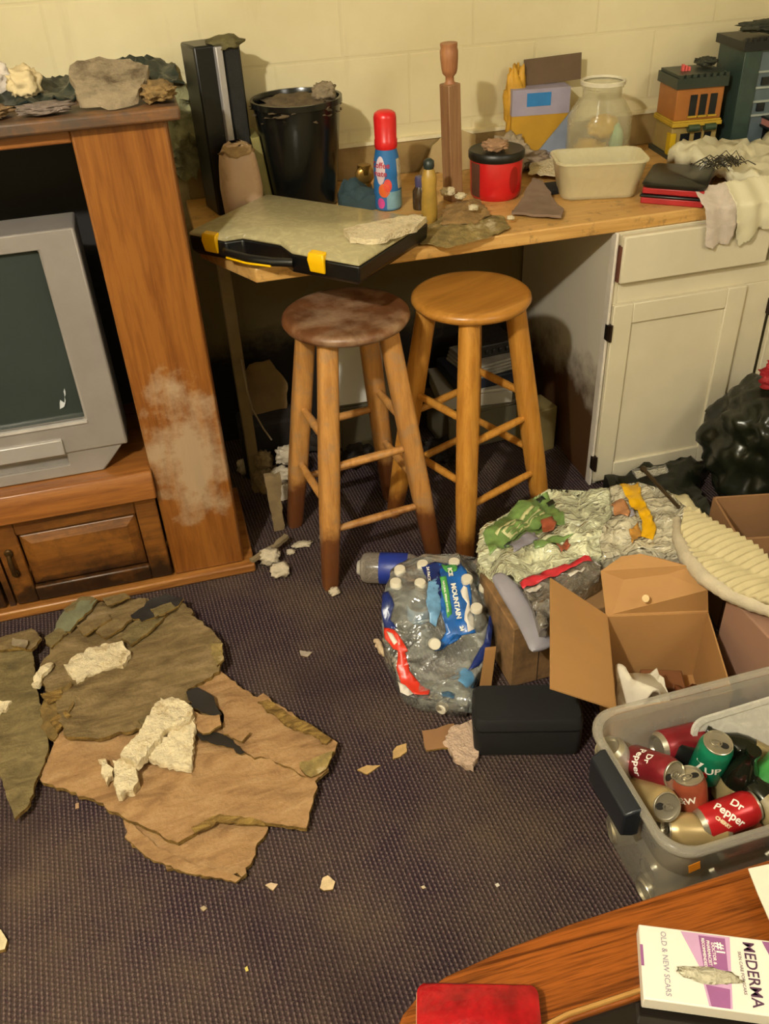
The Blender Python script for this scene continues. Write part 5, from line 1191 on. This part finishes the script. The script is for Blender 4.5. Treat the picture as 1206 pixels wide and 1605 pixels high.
# cream cloth between bag heap and far box
ps = [P(u, v, .27) for u, v in ((1040,772),(1075,765),(1110,800),(1116,815),(1100,818),(1078,806),(1062,796))]
bm = B(); sheet(bm, [(p.x, p.y) for p in ps], lambda x, y: .265+nz(x, y, 4, 14)*.02, .05, .014, .005, 4); tag(build('cream_cloth', bm, plain('cloth_cream', 'cabf98', .8, 0, .1, 12, .3, 40), None, 180), 'cream cloth corner between the bag heap and the far open box', 'cloth')

# black trash bag at the right, flat black plastic beside it
bm = B(); blob(bm, (0, 0, .22), (.235, .17, .215), 5, .16, 7, 3, 0, .85)
zmin = min(v.co.z for v in bm.verts)
for v in bm.verts: v.co.z = (v.co.z-zmin)*.95
M_TRASH = plain('trash_bag', '15180f', .28, 0, .3, 8, .6, 9)
t = thing('trash_bag', 'large black trash bag bulging against the white cabinet door', 'trash bag', (1.70, 1.93, .001)); build('body', bm, M_TRASH, t, 180)
bm = B(); blob(bm, (.02, 0, .385), (.08, .08, .04), 4, .4, 9, 8); build('gathered_top', bm, M_TRASH, t, 180)
clump('red_cloth', 'bunched red and white cloth on top of the black trash bag', 'cloth', (1.635, 1.93, .40), (.05, .045, .038), plain('red_white_cloth', 'a01820', .7, 0, .3, 20, .6, 40, dirt='c8a8a0', dirt_amt=.25), 170, .45)
bm = B(); sheet(bm, [(1.22, 2.13), (1.60, 2.15), (1.58, 2.10), (1.49, 2.03), (1.455, 1.93), (1.44, 1.84), (1.34, 1.82), (1.24, 1.93)], lambda x, y: .06+nz(x, y, 4, 9)*.04, .055, .02, .01, 4); tag(build('black_plastic_sheet', bm, M_TRASH, None, 60), 'flat black plastic lying on the floor along the bottom of the white cabinet', 'plastic sheet')
q = P(1015, 752, .09); bm = B(); sheet(bm, [(-.05, -.02), (.06, -.02), (.07, .02), (-.04, .03)], lambda x, y: .01+nz(x, y, 4, 20)*.008, .006, .012, .003, 4); o = build('clear_wrapper', bm, M_PFILM, None, 180); o.location = (q.x, q.y, .11); tag(o, 'small crumpled clear wrapper on the black plastic by the cabinet foot', 'wrapper')

# ================================================================ CLEAR BIN WITH CANS
BX0, BX1, BY0, BY1, BH = .628, 1.175, .735, 1.045, .325
bw, bd = BX1-BX0, BY1-BY0
binb = thing('plastic_bin', 'large frosted clear plastic storage bin full of empty drink cans beside the coffee table', 'storage bin', ((BX0+BX1)/2, (BY0+BY1)/2, .001), R(1))
M_BIN = clear('bin_plastic', 'a8a498', .38, .18, .05, bump=.05, bscale=6)
M_BINR = clear('bin_rim_plastic', 'b8b0a0', .34, .2, 0)
def loops(spec, n=7): return [[(x, y, z) for x, y in rr(a, b, r_, n)] for a, b, z, r_ in spec]
bm = B(); loft(bm, loops([(bw-.10, bd-.075, .0, .035), (bw-.09, bd-.065, .008, .04), (bw-.055, bd-.038, .20, .05), (bw-.05, bd-.034, .21, .05), (bw-.028, bd-.012, .225, .05), (bw-.02, bd-.006, BH-.012, .052)]), cap1=False)
build('wall', bm, M_BIN, binb, 50)
bm = B(); loft(bm, loops([(bw-.022, bd-.008, BH-.03, .052), (bw+.0, bd+.012, BH-.028, .055), (bw+.012, bd+.024, BH-.016, .058), (bw+.012, bd+.024, BH-.006, .058), (bw+.004, bd+.016, BH, .056), (bw-.012, bd, BH-.001, .053), (bw-.02, bd-.008, BH-.008, .052)]), cap0=False, cap1=False)
build('rim', bm, M_BINR, binb, 60)
bm = B(); x = -bw/2-.012
loft(bm, [[(x-.022, y, z) for y, z in ((-.06, BH-.012), (.075, BH-.012), (.072, BH-.075), (-.057, BH-.075))], [(x+.0, y, z) for y, z in ((-.064, BH-.002), (.079, BH-.002), (.076, BH-.08), (-.061, BH-.08))], [(x+.014, y, z) for y, z in ((-.064, BH-.002), (.079, BH-.002), (.076, BH-.08), (-.061, BH-.08))]])
build('handle_latch', bm, plain('latch_black', '181c22', .4, 0, .1), binb, bevel=.004)
bm = B(); box(bm, .0, .022, -.0008, 0, 0, .024, Matrix.Translation((-bw/2+.045, -bd/2-.0025, BH-.075)) @ Matrix.Rotation(R(-12), 4, 'Y')); build('price_sticker', bm, plain('sticker_orange', 'e08818', .5, 0, .05), binb)
# soft things seen dimly through the walls
LIDP = plain('can_lid', 'b0a894', .28, .75, .06, 20)
CANP = {'dp': plain('can_maroon', '7c1c24', .3, .25, .25, 18), 'red': plain('can_red', 'b01c20', .28, .25, .12, 14), 'gold': plain('can_gold', 'b09868', .35, .4, .12, 14), 'green': plain('can_green', '12805c', .28, .25, .25, 20),
        'aw': plain('can_rootbeer', '9a4c34', .28, .35, .2, 16), 'silver': plain('can_silver', 'b4aea4', .28, .6, .1, 10), 'lime': plain('can_lime', '3c8c44', .28, .25, .3, 20), 'black': plain('can_black', '1c1a1a', .3, .3, .3, 20)}
def make_can(name, label, c, d, spec, face=None, words=(), lid_roll=0, group=None):
    """can: body (bottom to shoulder), lid with tab and opening; d is the direction the lid faces"""
    d = Vector(d).normalized(); qn = d.to_track_quat('Z', 'Y'); q = Quaternion(qn)
    cv = q.inverted() @ (CAM-Vector(c)); fa = math.atan2(cv.y, cv.x)
    t = bpy.data.objects.new(name, None); COL.objects.link(t); t.location = c; t.rotation_mode = 'QUATERNION'; t.rotation_quaternion = q; t.empty_display_size = .03
    tag(t, label, 'drink can', group)
    prof = [(0, -.052), (.020, -.052), (.024, -.058), (.0262, -.0585), (.0315, -.049), (.033, -.046), (.033, .038), (.0315, .045), (.0275, .0535), (.0268, .055)]
    bm = B(); lathe(bm, prof, 32); 
    for f in bm.faces:
        if f.calc_center_median().z < -.0475: f.material_index = 1
    build('body', bm, [CANP[spec], LIDP], t, 40)
    bm = B(); lathe(bm, [(.0268, .054), (.0276, .056), (.0276, .058), (.0262, .0588), (.0250, .057), (.0240, .0535), (.0225, .0530), (0, .0535)], 32); lid = build('lid', bm, LIDP, t, 40)
    A_ = fa + lid_roll
    Mr = Matrix.Rotation(A_, 4, 'Z')
    bm = B(); n = 14; prism(bm, [(.0125+.0085*math.cos(2*math.pi*k/n), .0068*math.sin(2*math.pi*k/n)) for k in range(n)], .0533, .0542, M=Mr); build('opening', bm, plain('can_hole', '15120f', .6), t)
    bm = B(); n = 16; tube(bm, [Mr @ Vector((-.003+.0100*math.cos(2*math.pi*k/n), .0066*math.sin(2*math.pi*k/n), .0556)) for k in range(n+1)], .0016, 6); lathe(bm, [(0, .0535), (.003, .0535), (.003, .0565), (0, .057)], 10); build('tab', bm, LIDP, t, 60)
    for w_ in words:
        s, size, m_, ang, da, dz = w_; ca_, sa_ = math.cos(R(ang)), math.sin(R(ang))
        mp = lambda x, y, da=da, dz=dz, ca_=ca_, sa_=sa_: (.0334*math.cos(fa+da+(x*ca_-y*sa_)/.0334), .0334*math.sin(fa+da+(x*ca_-y*sa_)/.0334), dz+x*sa_+y*ca_)
        text('lettering', s, size, m_, t, mp, bold=.0005)
    return t, fa
INKW = plain('ink_white', 'eee8da'); INKC = plain('ink_cream', 'd8c49c', .4); INKR = plain('ink_red', 'c8281c', .4)
Z0 = .235
def cc(u, v, z=Z0): return P(u, v, z)
def vdir(u0, v0, z0, u1, v1, z1): return (P(u1, v1, z1)-P(u0, v0, z0))
# name, middle, lid direction
make_can('drink_can', 'silver-bottomed can lying behind the other cans, its base facing the bin corner', cc(1068, 1163, .235), -vdir(1110, 1150, .225, 1030, 1170, .24), 'dp')
make_can('drink_can', 'maroon can with white lettering, its open lid facing the viewer', cc(1022, 1203, .255), vdir(985, 1190, .235, 1048, 1212, .285), 'dp', words=(('Pepper', .021, INKW, 8, -.1, -.010), ('Dr', .019, INKW, 8, -.45, .012)), lid_roll=.6)
make_can('drink_can', 'golden beige can with its opened lid facing up by the bin handle', cc(1022, 1252, .235), vdir(985, 1235, .20, 1042, 1266, .285), 'gold', lid_roll=.4)
make_can('drink_can', 'green can standing upright with its opened silver lid on top', cc(1114, 1190, .262), (.03, -.12, 1), 'green', words=(('UP', .026, INKW, 12, .42, .006), ('7', .038, INKW, 8, -.42, .004)), lid_roll=1.8)
_t = bpy.data.objects['drink_can.003']
bm = B(); lathe(bm, [(0, 0), (.009, 0), (.009, .001), (0, .001)], 16)
cvv = _t.rotation_quaternion.inverted() @ (CAM-_t.location); fa = math.atan2(cvv.y, cvv.x)-.02
bmesh.ops.transform(bm, matrix=Matrix.Translation((.0334*math.cos(fa), .0334*math.sin(fa), -.012)) @ Matrix.Rotation(fa, 4, 'Z') @ Matrix.Rotation(R(90), 4, 'Y'), verts=bm.verts); build('red_dot', bm, INKR, _t)
make_can('drink_can', 'reddish brown can with white letters leaning between the gold and green cans', cc(1082, 1252, .225), (-.10, .25, 1), 'aw', words=(('A&W', .020, INKW, 10, -.35, .022),), lid_roll=2)
make_can('drink_can', 'bright red can with white lettering lying at the front of the bin', cc(1140, 1278, .225), vdir(1085, 1300, .215, 1190, 1262, .235), 'red', words=(('Dr', .021, INKW, 35, -.35, .016), ('Pepper', .022, INKW, 35, .02, -.004), ('CHERRY', .009, INKC, 35, .3, -.022)), lid_roll=0)
make_can('drink_can', 'cream and gold can lying under the bright red can at the front of the bin', cc(1092, 1302, .205), vdir(1130, 1302, .2, 1075, 1300, .205), 'gold', lid_roll=0)
make_can('drink_can', 'silver can bottom pressed against the left wall of the bin', cc(972, 1200, .225), -vdir(985, 1225, .19, 962, 1190, .25), 'silver')
make_can('drink_can', 'lime green can at the right edge of the photo in the bin', cc(1204, 1222, .235), (.8, .3, .35), 'lime')
make_can('drink_can', 'black and silver can behind the maroon can with lettering', cc(1078, 1185, .215), (-.6, .3, .4), 'black')
k = 0
LOW = ['left rear of the lower layer in the bin', 'left front of the lower layer in the bin', 'middle rear of the lower layer in the bin', 'middle front of the lower layer in the bin', 'right rear of the lower layer in the bin', 'right front of the lower layer in the bin', 'far right rear of the lower layer in the bin', 'far right front of the lower layer in the bin']
for (x, y), sp in zip(((.725, .955), (.725, .83), (.86, .955), (.86, .83), (.985, .955), (.985, .83), (1.09, .95), (1.09, .83)), ('silver', 'gold', 'dp', 'aw', 'green', 'silver', 'red', 'gold')):
    for z in ((.045, .115) if k < 6 else (.045, .115, .185)):
        make_can('drink_can', '%s can lying %s, %s' % ({'silver': 'silver', 'gold': 'golden', 'dp': 'maroon', 'aw': 'brown', 'green': 'green', 'red': 'red'}[sp], LOW[k].replace('of the lower layer ', ''), {.045: 'at the bottom', .115: 'second layer up', .185: 'third layer up'}[z]), (x, y, z), (1, .15 if k % 2 else -.2, .06), sp)
    k += 1
# dark bottles
def gbottle(label, c, d, mat, lab=None):
    t = bpy.data.objects.new('glass_bottle', None); COL.objects.link(t); t.location = c; t.rotation_mode = 'QUATERNION'; t.rotation_quaternion = Vector(d).to_track_quat('Z', 'Y'); tag(t, label, 'bottle')
    bm = B(); lathe(bm, [(0, -.08), (.030, -.08), (.033, -.074), (.033, .01), (.028, .032), (.015, .055), (.013, .078), (.0145, .08), (.0145, .088), (0, .088)], 26); build('body', bm, mat, t, 50)
    bm = B(); lathe(bm, [(.0334, -.06), (.0336, -.059), (.0336, -.005), (.0334, -.004)], 26); build('label', bm, lab or plain('label_tan', '8c7c54', .5, 0, .2, 30), t, 50)
M_DG = plain('dark_glass', '14170f', .08, 0, .2)
gbottle('dark brown glass bottle standing between the green cans in the bin', cc(1158, 1218, .235), (.1, -.1, 1), M_DG)
gbottle('dark glass bottle lying at the right behind the red can in the bin', cc(1196, 1250, .225), (-.3, .9, .25), M_DG)
gbottle('dark bottle with a tan label lying behind the green can in the bin', cc(1170, 1180, .23), (-.6, .5, .25), M_DG)
# clear container lid leaning in the bin
t = thing('container_lid', 'translucent rounded container lid leaning on the rear wall inside the bin', 'lid', (.985, .985, .235), R(3))
MXR = Matrix.Rotation(R(62), 4, 'X')
bm = B()
for spec in ([(.31, .115, 0, .03), (.315, .12, .004, .032), (.31, .115, .008, .03), (.29, .095, .008, .026), (.285, .09, .003, .026)],):
    L2 = [[tuple(MXR @ Vector(p)) for p in lp] for lp in loops(spec)]; loft(bm, L2)
build('panel', bm, clear('lid_clear', 'd2cdbf', .55, .25, .1, bump=.3), t, 50)
heap_px = None

# ================================================================ COFFEE TABLE
TZ = .42
ct = thing('coffee_table', 'oak coffee table with a rounded end and dark glass inset in the lower right corner', 'coffee table', (.75, .28, 0))
edge = [(.10, .545), (.118, .565), (.145, .583), (.19, .598), (.29, .612), (.39, .62), (.55, .625), (.75, .63), (1.0, .627), (1.25, .612), (1.36, .59), (1.40, .555)]
outl = edge + [(1.41, .3)] + [(x, .56-y) for x, y in edge[::-1]] + [(.092, .28)]
inn = [(.29, .487), (.34, .495), (.45, .497), (.75, .50), (1.1, .497), (1.2, .487), (1.22, .28), (1.2, .08), (.75, .06), (.3, .07), (.26, .10), (.25, .28), (.26, .46)]
M_TABLE = wood('table_oak', '4c2409', '8a4a1a', 4, 'x', .22, 22, .15)
def ringtop(z0, z1, off):
    """table ring built by triangulating between outline and opening"""
    n = len(outl); k = len(inn)
    vo, eo, fo, *_ = delaunay_2d_cdt([Vector(p) for p in outl]+[Vector(p) for p in inn], [], [list(range(n))+[0], ], 1, 1e-6) if False else (None,)*3
bm = B()
from mathutils.geometry import tessellate_polygon
pl = [[Vector((x, y, 0)) for x, y in outl], [Vector((x, y, 0)) for x, y in inn[::-1]]]
flat = [p for l_ in pl for p in l_]
tris = tessellate_polygon(pl)
T1 = [bm.verts.new((p.x-.75, p.y-.28, TZ)) for p in flat]; T0 = [bm.verts.new((p.x-.75, p.y-.28, TZ-.028)) for p in flat]
for a, b, c_ in tris:
    try: bm.faces.new((T1[a], T1[b], T1[c_])); bm.faces.new((T0[c_], T0[b], T0[a]))
    except ValueError: pass
no = len(outl)
for lo, hi in ((0, no), (no, len(flat))):
    for i in range(lo, hi):
        j = i+1 if i+1 < hi else lo
        bm.faces.new((T1[i], T1[j], T0[j], T0[i]))
build('top_frame', bm, M_TABLE, ct, bevel=.006, seg=3)
bm = B(); prism(bm, [(x-.75, y-.28) for x, y in inn], TZ-.016, TZ-.010); build('glass_inset', bm, plain('smoked_glass', '1a1612', .06), ct)
bm = B()
ins = [(x-.75, y-.28) for x, y in inn]; sc_ = [(x*1.02, y*1.035) for x, y in ins]; tube(bm, [(x, y, TZ+.001) for x, y in sc_+[sc_[0]]], .004, 6, cap=False); build('inset_bead', bm, wood('bead_oak', '8a6030', 'a47a40', 5, 'x', .4), ct, 60)
bm = B(); ap = [(x-.75, y-.28) for x, y in outl]; prism(bm, [(x*.90, y*.86) for x, y in ap], TZ-.10, TZ-.0285); build('apron', bm, M_TABLE, ct)
for sx in (-1, 1):
    for sy in (-1, 1):
        bm = B(); tube(bm, [(sx*.50, sy*.20, 0), (sx*.50, sy*.20, .06), (sx*.50, sy*.20, .12), (sx*.49, sy*.195, .30), (sx*.49, sy*.195, TZ-.1)], [.018, .026, .020, .034, .032], 14); build('leg', bm, M_TABLE, ct, 60)
# items on the table
t = thing('candle_holder', 'translucent red plastic case lying on the left end of the coffee table', 'case', (.212, .523, TZ+.001), R(-17))
bm = B(); loft(bm, loops([(.155, .075, 0, .012), (.165, .085, .004, .014), (.165, .085, .026, .014), (.155, .075, .031, .012)], 4)); build('body', bm, plain('red_glass', '8e0d14', .12, 0, .35, 30, .5, 50), t, 45)
bm = B(); box(bm, -.0832, -.078, -.03, .03, .004, .024); build('clasp', bm, plain('clasp_cream', 'b09070', .4), t)
t = thing('ointment_carton', 'white and purple ointment carton with printed words lying on the coffee table', 'carton', (.475, .579, TZ+.001), R(-24))
CWX, CWY, CHZ = .27, .105, .026
bm = B(); loft(bm, [[(0, -CWY, 0), (CWX, -CWY, 0), (CWX, 0, 0), (0, 0, 0)], [(0, -CWY, CHZ), (CWX, -CWY, CHZ), (CWX, 0, CHZ), (0, 0, CHZ)]]); build('body', bm, plain('carton_white', 'dcd4c4', .5, 0, .03, 8), t, bevel=.002)
M_PURP = plain('carton_purple', '86507c', .5, 0, .2, 12); M_PURL = plain('carton_lilac', 'b890b0', .5, 0, .1, 12)
def flatp(name, pts, z, mat, par=t):
    bm = B(); prism(bm, pts, z, z+.0003); return build(name, bm, mat, par)
flatp('lilac_band', [(.058, -.003), (.125, -.003), (.115, -CWY+.002), (.085, -CWY+.002), (.078, -.05)], CHZ, M_PURL)
flatp('purple_panel', [(.082, -.006), (.118, -.006), (.116, -.052), (.084, -.050)], CHZ+.0004, M_PURP)
flatp('purple_panel', [(.084, -.075), (.115, -.077), (.112, -CWY+.002), (.088, -CWY+.002)], CHZ+.0004, M_PURP)
flatp('purple_band', [(.168, -.003), (.20, -.003), (.20, -CWY+.002), (.178, -CWY+.002), (.185, -.05)], CHZ+.0004, M_PURP)
flatp('side_stripe', [(.0, -.03), (.004, -.03), (.004, -.06), (.0, -.06)], CHZ+.0002, M_PURP)
def ctext(s, x, y, size, mat, bold=.0002, width=1):
    return text('lettering', s, size, mat, t, lambda a, b: (x+b, y-a, CHZ+.001), bold=bold, width=width)
M_INKP = plain('ink_plum', '4a2c44', .5)
ctext('MEDERMA', .148, -.052, .0215, M_INKP, .0003, .92); ctext('SKIN CARE FOR SCARS', .1345, -.052, .0058, M_INKP, .00005)
ctext('OLD & NEW SCARS', .033, -.0525, .0104, plain('ink_grey', '8c8490', .5), .0001); ctext('#1', .109, -.022, .016, INKW, .0004); ctext('DOCTOR &', .1, -.03, .006, INKW, .0001); ctext('PHARMACIST', .0935, -.03, .006, INKW, .0001); ctext('RECOMMENDED', .087, -.03, .0055, INKW, .0001)
bm = B(); blob(bm, (.088, -.063, CHZ+.003), (.040, .011, .003), 3, .3, 9, 5); build('foil_window', bm, clear('foil_clear', 'c8c0a4', .75, .15, .2, bump=.8, bscale=60), t, 180)
bm = B(); sheet(bm, [(-.02, -.08), (.12, -.08), (.12, .10), (.0, .10)], lambda x, y: .003+.002*math.sin(x*40), .002, .02, .001, 3); o = build('paper_sheet', bm, plain('paper_white', 'd4ccb8', .7, 0, .03), None, 60); o.location = (.66, .51, TZ+.028); o.rotation_euler = (0, 0, R(-6)); tag(o, 'white sheet of paper at the right edge of the coffee table', 'paper')
